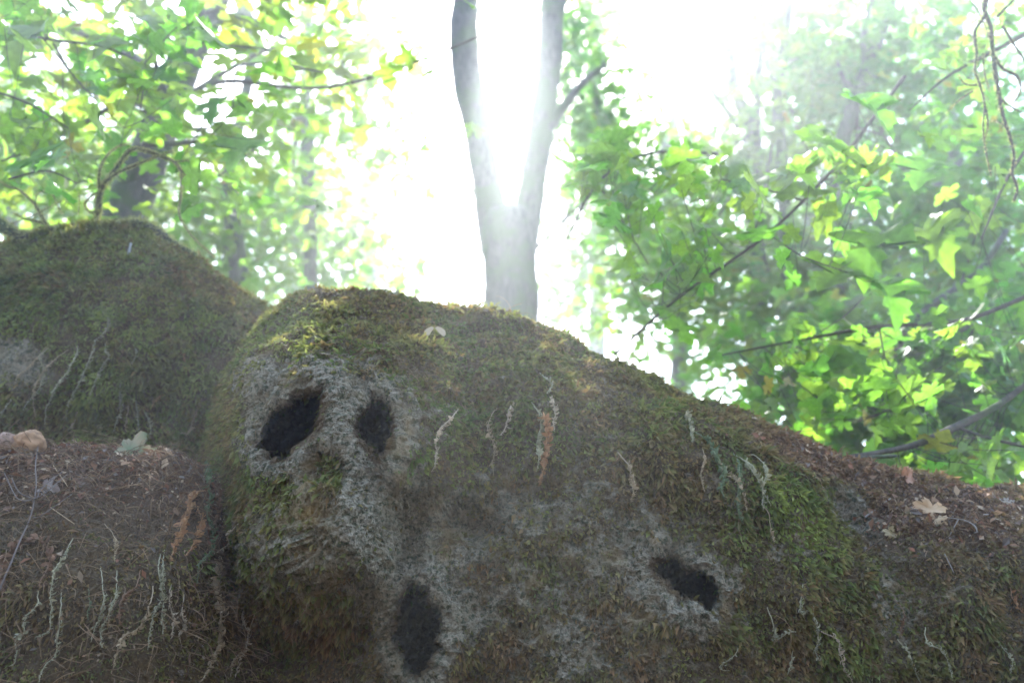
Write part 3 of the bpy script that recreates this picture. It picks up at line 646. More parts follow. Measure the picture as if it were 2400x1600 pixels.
spray('maple_branch', 'long level maple twig with bright leaves above the right crest', [[(1690,832,4,4.2),(1900,792,8,4.25),(2060,765,10,4.3),(2250,752,12,4.4),(2420,690,14,4.5)], [(2060,765,5,4.3),(2080,880,4,4.25),(2085,960,3,4.2)], [(1900,792,4,4.25),(1980,740,3,4.2),(2020,700,3,4.2)]],
      135, [(1850,850,170,90),(2050,830,190,110),(2230,800,170,120),(2100,960,170,80),(1900,960,140,70)], (.12, .20), 53, 4.35, SG,
      heroes=[(2190,560,4.2,.27,160,.7),(2090,690,4.2,.3,190,.6),(2010,850,4.2,.25,170,.7)], yellow=.02)
spray('maple_branch', 'grey bent branch with sparse leaves at the lower right', [[(1990,1072,16,3.7),(2060,1060,14,3.75),(2150,1040,18,3.85),(2240,1000,20,4.0),(2330,955,16,4.1),(2420,890,14,4.2)], [(2240,1000,8,4.0),(2330,1030,7,4.0),(2420,1050,7,4.0)]],
      60, [(2260,900,160,100),(2330,1060,120,60),(2180,1090,90,40)], (.11, .19), 54, 4.2, SG, yellow=.015)
spray('maple_branch', 'leafy maple branch hanging in from the upper right corner', [[(2440,60,16,4.2),(2330,120,12,4.15),(2220,180,8,4.1),(2130,260,4,4.05)], [(2330,120,8,4.15),(2300,40,6,4.1),(2260,-20,4,4.1)], [(2440,300,12,4.2),(2360,420,8,4.2),(2300,560,5,4.15)]],
      95, [(2220,120,150,90),(2320,60,110,80),(2330,500,110,130),(2280,300,120,120),(2370,720,80,110)], (.11, .18), 55, 4.7, SG, yellow=.015)
spray('maple_branch', 'sunlit maple spray with pale glowing leaves, upper left', [[(-60,40,10,3.9),(100,90,8,3.9),(240,110,7,3.95),(330,160,6,4.0),(330,260,4,4.0)], [(100,90,5,3.9),(200,210,4,3.9),(290,300,3,3.9)], [(330,160,4,4.0),(420,60,4,4.0),(520,20,3,4.1)], [(-60,200,7,3.8),(60,240,6,3.85),(160,300,4,3.9)]],
      85, [(160,120,160,90),(60,240,120,120),(300,200,120,110),(400,90,140,80),(200,360,150,80),(40,60,80,60),(400,240,90,80)], (.13, .22), 56, 4.0, SG,
      heroes=[(320,175,3.9,.24,185,.7),(380,175,3.9,.18,120,.7),(250,110,3.9,.22,200,.7),(60,90,3.7,.26,190,.7),(560,350,4.1,.24,190,.7),(500,250,4.1,.2,170,.7),(90,370,3.8,.22,140,.6)], yellow=.015)
spray('maple_branch', 'sunlit maple spray with loose leaves above the boulder crest', [[(760,170,5,4.4),(640,150,6,4.4),(560,160,5,4.4),(545,250,4,4.3)], [(545,160,4,4.4),(470,300,4,4.3),(420,380,3,4.2)], [(20,420,6,3.9),(110,400,5,3.9),(180,430,4,3.9)]],
      34, [(520,330,130,90),(600,230,110,80),(130,440,120,50),(440,420,110,60),(620,460,110,80)], (.13, .20), 57, 4.2, SG, yellow=.015)

# ------------------------------------------------------------------ mossy bare shrub and roots over the boulder
K1 = lambda L, d, w0, w1: [(x / 2.614, y / 2.614, w0 + (w1 - w0) * i / max(1, len(L) - 1), d) for i, (x, y) in enumerate(L)]
def fuzzy(root, name, pts, seed, fuzz=900, flen=.022, sides=7, mat=None):
    rng = np.random.default_rng(seed); p = np.array([[*at(a, b, d), .5 * w / FPX * d] for a, b, w, d in pts]); s = spline(p, .012)
    V, q, cap = tube(s[:, :3], s[:, 3], sides, .35, 30, seed); o = mesh_obj(name, V, [cap, q], mat or BARK, root)
    k = int(fuzz * np.linalg.norm(np.diff(s[:, :3], axis=0), axis=1).sum())
    if k:
        i = rng.integers(0, len(s), k); d = unit(rng.normal(0, 1, (k, 3)) + np.array([0, 0, .25])); b = s[i, :3] + d * s[i, 3:4] * .8; L = flen * (.4 + rng.random(k)) * np.clip(s[i, 3] / .012, .35, 1.3)
        w = unit(np.cross(d, rng.normal(0, 1, (k, 3)))) * .0022; tip = b + unit(d + rng.normal(0, .4, (k, 3))) * L[:, None]
        V = np.stack([b - w, b + w, tip], 1).reshape(-1, 3); tr = np.arange(3 * k).reshape(-1, 3)
        c = np.repeat(blend(G2, np.array([.60, .58, .26]), rng.random(k)), 3, 0)
        f = mesh_obj('moss', V, tr, MOSS, root, False, c); f['kind'] = 'stuff'
    return o
sh = empty('bare_shrub', at(225, 545, 3.95))
for k, (L, w0, w1, d) in enumerate([
    ([(585,1400),(600,1300),(612,1200),(640,1120),(700,1050),(740,990),(810,915),(900,925),(1000,960),(1070,995),(1110,1060),(1108,1200),(1100,1320),(1180,1450),(1310,1570)], 24, 5, 3.95),
    ([(615,1200),(605,1100),(618,1020),(660,950),(720,900),(800,880)], 14, 4, 3.95), ([(640,1120),(690,1080),(760,1040),(860,1000),(960,960),(1060,925)], 16, 5, 3.93),
    ([(600,1290),(550,1300),(520,1250),(560,1200),(600,1180)], 10, 6, 3.94), ([(1090,1020),(1180,1110),(1290,1190)], 5, 3, 3.95), ([(1060,990),(1150,985),(1270,980),(1350,1060),(1460,1180)], 6, 3, 3.95),
    ([(330,1420),(280,1370),(220,1260),(200,1235),(110,1160),(40,1140),(-30,1080)], 16, 3, 3.9), ([(215,1250),(230,1190),(270,1170)], 5, 3, 3.9), ([(330,1400),(240,1360),(150,1340),(90,1310)], 12, 4, 3.9),
    ([(60,1370),(180,1330),(300,1270),(400,1220)], 4, 3, 3.88), ([(310,1150),(340,1230),(380,1310)], 5, 4, 3.96), ([(480,1310),(485,1240),(480,1180)], 4, 3, 3.9), ([(400,930),(430,1000),(520,1120)], 5, 3, 3.95)]):
    fuzzy(sh, 'stem', K1(L, d, w0 * .62, w1 * .62), 300 + k, 5200 if w0 > 9 else 1600, .016, 6, TWIG)
tag(sh, 'bare shrub with moss-fringed stems glowing on top of the boulder', 'shrub')
rt = empty('surface_root', at(240, 530, 4.0))
fuzzy(rt, 'root', K1([(600,1420),(700,1392),(800,1372),(870,1376),(960,1412),(1040,1470),(1120,1520),(1200,1560)], 4.0, 30, 10), 330, 5000, .02, 8)
tag(rt, 'thick mossy root arching over the boulder to its right slope', 'root')
rt2 = empty('surface_root', at(20, 545, 3.95))
fuzzy(rt2, 'root', K1([(-40,1330),(10,1380),(70,1420),(140,1446),(230,1440),(330,1420)], 3.95, 34, 18), 331, 5000, .02, 8)
tag(rt2, 'thick mossy root crossing the boulder top at the left edge', 'root')
# hanging dead twigs, right edge
K3 = lambda L, d, w0, w1: [(1600 + x / 2.614, y / 2.614, w0 + (w1 - w0) * i / max(1, len(L) - 1), d) for i, (x, y) in enumerate(L)]
dt = empty('hanging_dead_branch', at(2330, 20, 3.7))
for k, (L, w0, w1) in enumerate([([(1880,-60),(1850,60),(1890,180),(1900,330),(1920,470),(1940,600),(1960,700),(2000,820),(2030,950),(2020,1060),(2050,1150),(2030,1230)], 14, 6), ([(1850,100),(1790,200),(1800,330),(1790,430),(1820,520),(1850,640),(1840,780),(1860,940),(1890,1080)], 9, 3), ([(1900,330),(1960,420),(2050,470),(2070,560),(2020,640)], 9, 4),
    ([(1960,160),(2020,260),(2080,350),(2120,420)], 8, 4), ([(1800,520),(1740,520),(1690,470)], 6, 3), ([(1780,560),(1700,610),(1620,690)], 5, 2), ([(1940,600),(2000,650),(2080,690)], 7, 3), ([(1850,640),(1870,760),(1850,860)], 6, 3), ([(1840,330),(1850,450),(1880,560)], 6, 3), ([(2000,820),(1960,760),(1900,740)], 5, 2), ([(1930,100),(2000,30),(2060,-40)], 10, 6)]):
    fuzzy(dt, 'twig', K3(L, 3.7, w0 * 1.1, w1), 350 + k, 700, .02, 6, TWIG)
tag(dt, 'tangle of dead mossy twigs hanging down near the right edge', 'branch')
tw = empty('leaning_stick', at(2000, 1085, 3.6))
fuzzy(tw, 'stick', [(1975,1082,5,3.5),(2030,1072,9,3.55),(2100,1068,8,3.6)], 371, 0)
tag(tw, 'short pale stick lying on the crest of the rock', 'stick')

# ------------------------------------------------------------------ withered fronds on the rocks
TONES = {'sage': ((.28, .27, .16), (.46, .42, .26)), 'tan': ((.34, .25, .14), (.48, .37, .22)), 'brown': ((.17, .09, .05), (.32, .19, .11)), 'orange': ((.36, .18, .08), (.50, .29, .14)), 'pale': ((.40, .31, .20), (.56, .45, .30)), 'green': ((.12, .16, .07), (.22, .25, .13))}
STEM = tint_material('dry stem', 0.1, 0.8)
def frond(label, tone, pts, scale=1.0, bare=.18, dens=1.0, off=.022, stem=.0014, group='withered fern fronds on the rocks'):
    rng = np.random.default_rng(abs(hash(label)) % 9973 if False else sum(map(ord, label)) + int(pts[0][0]))
    W = np.array([on_rock(x, y, .004 if i == 0 else off)[0] for i, (x, y) in enumerate(pts)])
    d0 = np.linalg.norm(W - CAM, axis=1)                                    # keep the frond hanging freely, not dipping into hollows
    for i in range(1, len(W)):
        lim = min(d0[:i + 1]) + .05; 
        if d0[i] > lim: W[i] = CAM + unit((W[i] - CAM)[None])[0] * lim
    s = spline(W, .004); n = len(s); s = s + np.stack([fbm(s, 60, 2, 3), fbm(s, 60, 2, 4) * .5, fbm(s, 60, 2, 5) * .3], 1) * .004
    root = empty('withered_fern', s[0]); c0, c1 = map(np.array, TONES[tone])
    V, q, cap = tube(s, np.linspace(stem, stem * .5, n) * scale, 5); mesh_obj('stem', V, [cap, q], STEM, root, True, np.broadcast_to(c1 * .8, (len(V), 3)))
    L = np.linalg.norm(np.diff(s, axis=0), axis=1).sum(); k = max(6, int(L / .0034 * dens)); mb = MB(); T = unit(np.gradient(s, axis=0))
    for j in range(k):
        f = bare + (1 - bare) * j / k; i = min(n - 1, int(f * n)); t = T[i]; side = 1 if j % 2 else -1
        vw = unit((CAM - s[i])[None])[0]; lat = unit(np.cross(t, vw)[None])[0] * side
        env = math.sin(math.pi * min(1, .12 + .92 * (j + 1) / k)) ** .6
        ln = .0105 * scale * (.55 + .8 * rng.random()) * (.45 + .75 * env); wd = ln * rng.uniform(.28, .48)
        d = lat * rng.uniform(.5, 1.0) + t * rng.uniform(.1, .8) + vw * rng.uniform(-.2, .8); d = unit(d[None])[0]
        ax = unit(np.cross(d, t * side + rng.normal(0, .5, 3))[None])[0]; curl = rng.uniform(1.2, 3.4); m = 4
        pts_ = [s[i]]; dd = d.copy()
        up = np.cross(ax, d)
        for q_ in range(1, m + 1):
            a = curl * q_ / m; pts_.append(pts_[-1] + (d * math.cos(a) + up * math.sin(a)) * ln / m)
        pts_ = np.array(pts_); ww = wd * np.array([.35, 1, 1, .75, .12])[:, None] * ax[None] * .5
        V = np.stack([pts_ - ww, pts_ + ww], 1).reshape(-1, 3); o = np.arange(m)[:, None] * 2
        mb.add(V, None, o + [[0, 1, 3, 2]], (c0 + (c1 - c0) * rng.random()) * rng.uniform(.75, 1.15))
    lf = mb.build('leaflets', DRY, root); lf['kind'] = 'stuff'
    return tag(root, label, 'fern frond', group)
A7 = lambda *p: [(x / 2.413, 950 + y / 2.413) for x, y in p]
A5 = lambda *p: [(x / 2.613, min(480 + y / 2.613, 1004 + x * .012)) for x, y in p]
A6 = lambda *p: [(500 + x / 2.613, 800 + y / 2.613) for x, y in p]
AC = lambda *p: [(950 + x / 3.92, 850 + y / 3.92) for x, y in p]
AR = lambda *p: [(1400 + x / 3.563, 880 + y / 3.563) for x, y in p]
A8 = lambda *p: [(1300 + x / 2.138, 1100 + y / 2.138) for x, y in p]
FRONDS = [
 ('thick brown withered frond arching to the left edge, its left half', 'brown', A7((200,770),(110,775),(55,830),(25,930),(30,1080)), 1.9, .05, 1.1),
 ('thick brown withered frond curling down beside the bare grey twig', 'brown', A7((150,765),(230,760),(275,810),(290,880),(262,960),(225,1035)), 1.8, .05, 1.1),
 ('sage frond trailing below the brown arching frond to the lower left corner', 'sage', A7((215,1050),(205,1130),(155,1200),(140,1290),(92,1330),(92,1440),(60,1480)), 1.1),
 ('long sage frond hanging right of the brown curl, hooked at its tip', 'sage', A7((410,750),(370,860),(315,950),(300,1050),(302,1180),(280,1270),(210,1312)), 1.15, .12),
 ('thin sage frond reaching the bottom left of the ledge face', 'sage', A7((350,1040),(342,1180),(326,1290),(320,1400),(262,1480),(215,1565)), 1.0, .3),
 ('short tan frond hanging alone in the middle of the ledge face', 'tan', A7((588,670),(630,740),(648,820),(648,895)), .9, .4),
 ('faint thin frond near the middle of the ledge face', 'green', A7((498,1035),(512,1120),(505,1200)), .7, .5),
 ('sage frond low on the ledge, left of a pair of pale stems', 'sage', A7((568,920),(590,1080),(585,1140),(560,1200),(540,1280),(524,1335)), 1.0, .4),
 ('pale sage frond low on the ledge with a straight bare stem', 'sage', A7((660,930),(660,1060),(635,1130),(608,1200),(580,1270),(565,1370)), 1.1, .3),
 ('brown frond between two sage fronds low on the ledge', 'brown', A7((795,930),(755,1040),(700,1085),(678,1180),(705,1250),(735,1250)), 1.1, .3),
 ('tan and rust frond ending in a dark red curl at the bottom', 'tan', A7((870,1020),(820,1180),(765,1260),(695,1310),(655,1400),(640,1505)), 1.3, .25),
 ('slender sage frond with a long bare stem near the ledge centre', 'sage', A7((930,790),(905,960),(900,1080),(872,1180),(842,1270),(824,1372)), 1.1, .3),
 ('sage frond with inward curled leaflets, tip straight down', 'sage', A7((905,840),(900,970),(915,1080),(908,1180),(905,1300)), 1.2, .3),
 ('pale frond curling right and back at its tip', 'pale', A7((965,1010),(945,1110),(975,1210),(962,1320)), 1.2, .2),
 ('short pale frond with hooked end beside the curling frond', 'pale', A7((1040,1065),(1022,1190),(1040,1235),(1002,1295),(1022,1345)), 1.1, .3),
 ('large orange-brown withered frond on the right end of the ledge', 'orange', A7((1165,480),(1080,510),(1055,580),(1030,670),(1010,760),(965,880)), 1.9, .1, 1.2),
 ('second orange-brown frond tucked against the large one', 'orange', A7((1075,540),(1130,640),(1120,720),(1085,780),(1050,860)), 1.5, .05, 1.1),
 ('tall grey-green frond in the crease beside the small skull', 'green', A7((1160,320),(1155,400),(1172,500),(1160,620),(1190,720),(1180,820),(1110,900),(1100,1010)), 1.5, .1, 1.2),
 ('brown frond hanging beside the tall grey-green one', 'brown', A7((1205,380),(1220,500),(1226,580),(1202,690)), 1.4, .3),
 ('tan frond leaning up from the crease toward the skull jaw', 'tan', A7((1372,650),(1300,745),(1275,790),(1240,835)), 1.2, .2),
 ('longest thick tan frond hanging down the crease left of the jaw', 'tan', A7((1240,850),(1210,940),(1222,1080),(1238,1180),(1232,1300),(1200,1400),(1128,1560)), 2.0, .06, 1.2),
 ('wavy pale frond in the shadow under the skull jaw', 'pale', A7((1410,1110),(1355,1200),(1392,1280),(1382,1370),(1352,1440),(1318,1545)), 1.2, .22),
 ('tan frond with forked tips low in the shadow under the jaw', 'tan', A7((1440,1180),(1400,1290),(1370,1380),(1310,1450),(1290,1540)), 1.0, .4),
 # boulder face
 ('uppermost pale frond on the boulder, bent like a hook', 'sage', A5((648,692),(668,735),(650,780),(605,830),(570,885)), 1.2, .02),
 ('sage frond below the hooked one with a curled end', 'sage', A5((645,850),(648,915),(668,935),(620,1000),(590,1080),(545,1180),(550,1215)), 1.15, .05),
 ('long sage frond running down left across the boulder face', 'sage', A5((480,865),(465,940),(420,1030),(345,1130),(295,1235),(275,1345)), 1.25, .05),
 ('sage frond with thick leaflets in the middle of the boulder face', 'sage', A5((575,880),(545,970),(492,1090),(440,1180),(405,1260),(412,1310)), 1.35, .02),
 ('pale frond with two bare stems at its top, boulder left side', 'tan', A5((420,885),(320,970),(245,1070),(205,1170),(225,1300)), 1.2, .2),
 ('short tan frond at the far left of the boulder face', 'tan', A5((300,850),(190,985),(130,1040),(95,1095)), 1.0, .35),
 ('dense sage frond left of centre on the boulder face', 'sage', A5((305,870),(250,930),(275,1010),(255,1120),(190,1190),(150,1250)), 1.2, .1),
 ('small sage frond near the left edge above the litter', 'sage', A5((75,1170),(60,1220),(25,1270),(8,1310)), 1.0, .05),
 ('bushy pale frond hanging onto the litter behind the brown lump', 'pale', A5((490,1235),(470,1290),(450,1350),(425,1440)), 1.25, .05),
 ('leftmost of four fronds hanging above the fallen green leaf', 'sage', A5((742,1078),(720,1160),(742,1255),(715,1330),(690,1400)), 1.2, .25),
 ('second of four fronds hanging above the fallen green leaf', 'tan', A5((762,1155),(782,1255),(765,1350),(772,1425)), 1.2, .2),
 ('third of four fronds hanging above the fallen green leaf', 'sage', A5((830,1195),(838,1290),(852,1370),(838,1445)), 1.1, .1),
 ('rightmost of four fronds hanging above the fallen green leaf', 'sage', A5((885,1265),(915,1335),(928,1405),(912,1455)), 1.1, .05),
 ('single small frond at the centre of the boulder moss', 'sage', A5((815,855),(832,915),(795,995)), 1.0, .05),
 ('small rust-brown curl on the boulder above the fallen leaf', 'orange', A5((1015,1150),(960,1190),(930,1240)), 1.2, .05),
 ('tan frond slanting down beside the left eye of the small skull', 'tan', A5((1240,1160),(1195,1310),(1155,1420),(1095,1535)), 1.4, .1),
 ('tiny brown scrap of frond high on the boulder moss', 'orange', A5((1118,905),(1132,965)), .9, .0),
 # skull rock, middle
 ('pale frond on a long bent stem right of the small skull', 'pale', AC((490,420),(400,510),(315,620),(300,720),(285,800),(255,910),(225,1015)), 1.25, .35, .7),
 ('thin brown frond hanging under the moss cushion', 'tan', AC((850,420),(790,490),(770,600),(780,700),(820,800),(805,920),(805,1020)), 1.15, .3, .8),
 ('pink-tan frond with stubby knobs highest on the moss cushion', 'pale', AC((988,360),(965,430),(935,540),(915,590),(878,665)), 1.8, .12, .5),
 ('thick rusty frond hanging beside a grey-green one', 'orange', AC((1220,480),(1295,545),(1300,680),(1300,800),(1290,920),(1290,1000),(1230,1105)), 1.9, .12, 1.2),
 ('grey-green frond hanging against the thick rusty one', 'sage', AC((1165,360),(1222,480),(1240,580),(1225,740),(1230,880),(1200,1000)), 1.5, .2),
 ('upper pale frond whose bent stem starts near the crest', 'sage', AC((1235,95),(1300,160),(1322,210),(1300,300)), 1.0, .35),
 ('beaded pale frond below the bent-stem frond', 'pale', AC((1330,310),(1355,380),(1370,480),(1365,620)), 1.3, .02),
 ('two-toned tan frond hanging alone left of the tangled cluster', 'tan', AR((168,640),(240,760),(275,870),(285,960),(292,1075)), 1.5, .3),
 ('segmented grey frond hanging above the tangled cluster', 'sage', AR((785,290),(750,350),(770,430),(790,560)), 1.4, .05, 1.2),
 ('leftmost frond of the tangled cluster on the right', 'tan', AR((870,540),(880,700),(880,830),(890,975)), .9, .4),
 ('bushy grey-green frond in the tangled cluster', 'green', AR((800,460),(930,550),(960,680),(1000,760),(1050,860),(1020,960),(1050,1020)), 1.8, .12, 1.3),
 ('tan stemmed frond crossing the tangled cluster', 'tan', AR((930,555),(1010,740),(1120,840),(1190,930),(1230,1020),(1240,1140)), 1.4, .3),
 ('lowest grey-green frond trailing out of the tangled cluster', 'green', AR((1130,650),(1180,740),(1190,860),(1160,1000),(1180,1160),(1240,1230),(1320,1285)), 1.5, .15),
 ('sage frond in the right half of the tangled cluster', 'sage', AR((1150,670),(1220,720),(1290,800),(1350,900),(1395,1000),(1380,1105)), 1.5, .2, 1.2),
 ('frond with an arched yellow stem at the right of the tangled cluster', 'sage', AR((1240,670),(1310,680),(1362,740),(1385,840),(1390,940),(1460,1100)), 1.2, .3),
 ('long thin thread with a tan curl hanging above the far right hole', 'tan', AR((1390,1100),(1430,1180),(1448,1290),(1455,1400)), 1.1, .6),
 # right side
 ('small sage frond hanging right of the far right hole', 'sage', A8((1242,578),(1228,660),(1242,705),(1262,715)), 1.0, .4),
 ('sage frond with a pale straight stem low on the right', 'sage', A8((1300,640),(1285,740),(1310,850),(1300,920),(1332,985)), 1.1, .3),
 ('sage frond bending sideways below the far right hole', 'sage', A8((1065,690),(1088,790),(1110,850),(1150,815),(1195,800)), 1.1, .3),
 ('pale frond crossing toward the lower right corner', 'pale', A8((1330,810),(1420,850),(1432,920),(1442,1000),(1485,1065)), 1.2, .1),
 ('looped thin frond under the far right hole', 'sage', A8((930,870),(880,930),(840,970),(830,1005),(870,1010)), .9, .3),
 ('short frond hanging near the bottom, right of the loop', 'sage', A8((1195,900),(1172,1000),(1165,1030)), .9, .3),
 ('dark thread-like frond on the brown slope', 'brown', A8((1700,645),(1748,720),(1745,790),(1720,835)), .9, .5),
 ('sage frond on the lower right slope, left of a pair', 'sage', A8((1720,850),(1780,920),(1798,1000),(1832,1065)), 1.1, .1),
 ('arching sage frond on the lower right slope', 'sage', A8((1858,790),(1862,860),(1912,900),(1968,950),(1985,1055)), 1.1, .25),
 ('rust frond hanging at the right edge of the rock', 'orange', A8((2278,560),(2290,640),(2342,730)), 1.2, .3),
 ('thin sage frond at the lower right edge', 'sage', A8((2215,850),(2270,915),(2295,960),(2290,1030)), 1.0, .35),
]
for f in FRONDS: frond(*f)

# ------------------------------------------------------------------ fallen leaves, lump, sticks
def dry_leaf(name, label, px, py, size, rot, col0, col1, shape, seed, crumple=.25, off=.02, tilt=.5, nrm=None):
    rng = np.random.default_rng(seed); V, T = NEAR[shape]; V = V.copy()
    # subdivide once and crumple
    E = {}; VV = list(V); TT = []
    def mid(a, b):
        k = (min(a, b), max(a, b))
        if k not in E: E[k] = len(VV); VV.append((VV[a] + VV[b]) / 2)
        return E[k]
    for a, b, c in T:
        x, y, z = mid(a, b), mid(b, c), mid(c, a); TT += [(a, x, z), (x, b, y), (z, y, c), (x, y, z)]
    V = np.array(VV); V[:, 2] += crumple * fbm(V + seed, 3.2, 3, seed) + crumple * .7 * (V[:, 0] ** 2); V[:, 1] -= .4
    p, n = on_rock(px, py, off); nn = unit((n * .7 + np.array([0, -tilt, .2]))[None]) if nrm is None else unit(np.array([nrm], float)); t = np.array([[math.sin(math.radians(rot)), 0, math.cos(math.radians(rot))]]); X, Y, Z = frames(nn, t)
    W = p + (V[:, :1] * X + V[:, 1:2] * Y + V[:, 2:] * Z) * size
    f = np.clip(.5 + fbm(V, 3, 3, seed + 1), 0, 1); root = empty(name, p)
    mesh_obj('blade', W, np.array(TT), DRY, root, True, blend(col0, col1, f))
    st = W[0]; s = spline(np.array([st, st - Y[0] * size * .25 + Z[0] * .01, st - Y[0] * size * .5]), .006); Vt, q, cap = tube(s, np.full(len(s), .0013), 5); mesh_obj('stalk', Vt, [cap, q], STEM, root, True, np.broadcast_to(np.array([.3, .2, .1]), (len(Vt), 3)))
    return tag(root, label, 'leaf')
dry_leaf('fallen_leaf', 'large curled fallen leaf, half green half tan, on the litter ledge', 322, 1062, .115, 95, (.15, .20, .10), (.40, .28, .18), 1, 1, .22, .02, .9, (.15, -.62, .75))
dry_leaf('fallen_leaf', 'light brown dry leaf lying on the litter slope at the right', 2180, 1203, .085, 200, (.50, .33, .17), (.60, .42, .25), 4, 2, .35, .02)
dry_leaf('fallen_leaf', 'small brown leaf piece under the light brown dry leaf', 2208, 1226, .040, 150, (.45, .31, .17), (.52, .38, .22), 0, 3, .4, .02)
dry_leaf('fallen_leaf', 'rust coloured curled leaf on the right crest against the foliage', 2128, 1120, .060, 110, (.44, .22, .12), (.5, .29, .18), 3, 4, .6, .02)
dry_leaf('fallen_leaf', 'small yellowish leaf caught beneath the grey crevice', 2085, 1245, .035, 30, (.42, .33, .16), (.5, .42, .26), 2, 5, .4, .02)
dry_leaf('fallen_leaf', 'small pale leaf lying on the crest near the right edge', 2360, 1178, .045, 80, (.34, .30, .24), (.42, .38, .30), 2, 6, .5, .02)
dry_leaf('fallen_leaf', 'grey-brown flattened leaf in the litter beside the bare twig', 118, 1145, .055, 110, (.24, .18, .14), (.34, .27, .21), 4, 7, .4, .02)
dry_leaf('fallen_leaf', 'tan scrap of leaf in the middle of the litter ledge', 165, 1085, .035, 40, (.40, .29, .17), (.48, .36, .22), 2, 8, .3, .015)
dry_leaf('fallen_leaf', 'upright dry leaf scrap standing on the skull rock crest', 925, 690, .05, 10, (.34, .33, .2), (.42, .38, .26), 3, 9, .4, .01)
# winged seed on the crest
p, n = on_rock(1020, 782, .028); ws = empty('winged_seed', p)
for sgn, rot in ((-1, 200), (1, 150)):
    a = math.radians(rot); D = np.array([math.sin(a), -.1, math.cos(a)]); S = np.cross(D, [0, -1, 0]); tt = np.linspace(0, 1, 9); w = .0105 * np.sin(np.pi * np.clip(.12 + tt * .86, 0, 1)) ** .7
    c = p + np.outer(tt * .040, D) + np.outer(.010 * np.sin(tt * 2.5) * sgn, [1, 0, 0]) + np.array([sgn * .006, -.006, 0.012]); V = np.vstack([c - np.outer(w, S), c + np.outer(w, S) + np.outer(.006 * tt, [0, -1, 0])]); i = np.arange(8)[:, None]
    mesh_obj('wing', V, np.hstack([i, i + 1, i + 10, i + 9]), DRY, ws, True, np.broadcast_to(np.array([.22, .20, .15]), (18, 3)))
tag(ws, 'pale two-winged maple seed lying on the moss near the skull crest', 'seed')
# rotten woody lump and its knobbly neighbour
def lump(label, px, py, r, squash, seed, col):
    n, m = 28, 44; th = np.linspace(.02, math.pi - .02, n)[:, None]; ph = np.linspace(0, 2 * math.pi, m, endpoint=False)[None]
    U = np.stack([np.sin(th) * np.cos(ph), np.sin(th) * np.sin(ph), np.cos(th) + 0 * ph], -1).reshape(-1, 3)
    f = 1 + .22 * fbm(U + seed, 2.2, 3, seed) + .10 * (1 - 2 * np.abs(fbm(U + seed, 7, 2, seed + 3))); p, _ = on_rock(px, py + 18, 0.0)
    V = p + np.array([0, .01, .012]) + U * f[:, None] * r * np.array([1.0, .9, squash]); i = np.arange(n - 1)[:, None] * m; j = np.arange(m)[None]; k = (j + 1) % m
    q = np.stack([i + j, i + m + j, i + m + k, i + k], -1).reshape(-1, 4); tint = blend(np.array(col) * .5, np.array(col) * 1.15, np.clip(.5 + 1.1 * fbm(U, 5, 3, seed + 5), 0, 1))
    return tag(mesh_obj('wood_lump', V, q, LITTER, None, True, tint), label, 'wood')
lump('rounded brown rotten wood lump on the litter ledge', 62, 1035, .048, .95, 3, (.46, .27, .14))
lump('knobbly dull brown lump at the left edge beside the rounded one', 8, 1032, .038, .9, 6, (.34, .22, .15))
# bare grey seedling twig
def twig_thing(name, label, cat, branches, tone, off=.03):
    root = None
    for pts, r0, r1 in branches:
        W = np.array([on_rock(x, y, off)[0] for x, y in pts])
        if cat == 'stick': W = W[0] + (W[-1] - W[0]) * np.linspace(0, 1, len(pts))[:, None]
        if root is None: root = empty(name, W[0])
        s = spline(W, .01); V, q, cap = tube(s, np.linspace(r0, r1, len(s)), 6, .2, 40); mesh_obj('stem', V, [cap, q], STEM, root, True, np.broadcast_to(np.array(tone), (len(V), 3)))
    return tag(root, label, cat)
twig_thing('bare_twig', 'bare grey forked twig standing in front of the litter ledge', 'twig', [([(-5,1425),(25,1340),(55,1270),(76,1215),(82,1150),(85,1100),(88,1062)], .0032, .0011), ([(80,1182),(55,1160),(33,1130)], .002, .0012), ([(78,1186),(48,1172),(20,1120)], .002, .001), ([(81,1180),(105,1155),(150,1115)], .002, .001), ([(82,1184),(112,1166),(158,1120)], .002, .001), ([(76,1220),(105,1215),(170,1170)], .0016, .001)], (.15, .115, .09), .045)
twig_thing('broken_stick', 'straight pale broken stick by the grey crevice', 'stick', [([(2030,1215),(2058,1192),(2088,1170)], .0034, .0026)], (.27, .24, .20), .03)
twig_thing('curved_root', 'pale curved rootlet on the right litter slope', 'root', [([(2225,1215),(2262,1222),(2290,1235),(2292,1248),(2284,1252)], .0014, .0022), ([(2246,1220),(2238,1238),(2224,1250)], .0012, .001)], (.27, .23, .18), .02)
twig_thing('broken_stick', 'short white stub sticking out of the boulder moss', 'stick', [([(304,600),(306,588),(309,576)], .0058, .0052)], (.30, .29, .25), .03)
twig_thing('broken_stick', 'thin tan stalk leaning behind the fallen leaf', 'stick', [([(195,1012),(230,1020),(262,1027),(290,1034)], .0016, .001)], (.40, .29, .15), .03)
twig_thing('broken_stick', 'bent yellow-brown stalk lying across the litter ledge', 'stick', [([(108,1070),(125,1092),(145,1105),(165,1125),(160,1148)], .0016, .001)], (.42, .30, .16), .03)
twig_thing('broken_stick', 'thin pale stem fallen diagonally across the ledge face', 'stick', [([(120,1196),(145,1215),(172,1235)], .0015, .001)], (.44, .32, .18), .03)
twig_thing('broken_stick', 'pale thin stick below the light brown leaf', 'stick', [([(2218,1300),(2226,1325),(2232,1348)], .002, .0014)], (.26, .22, .17), .03)

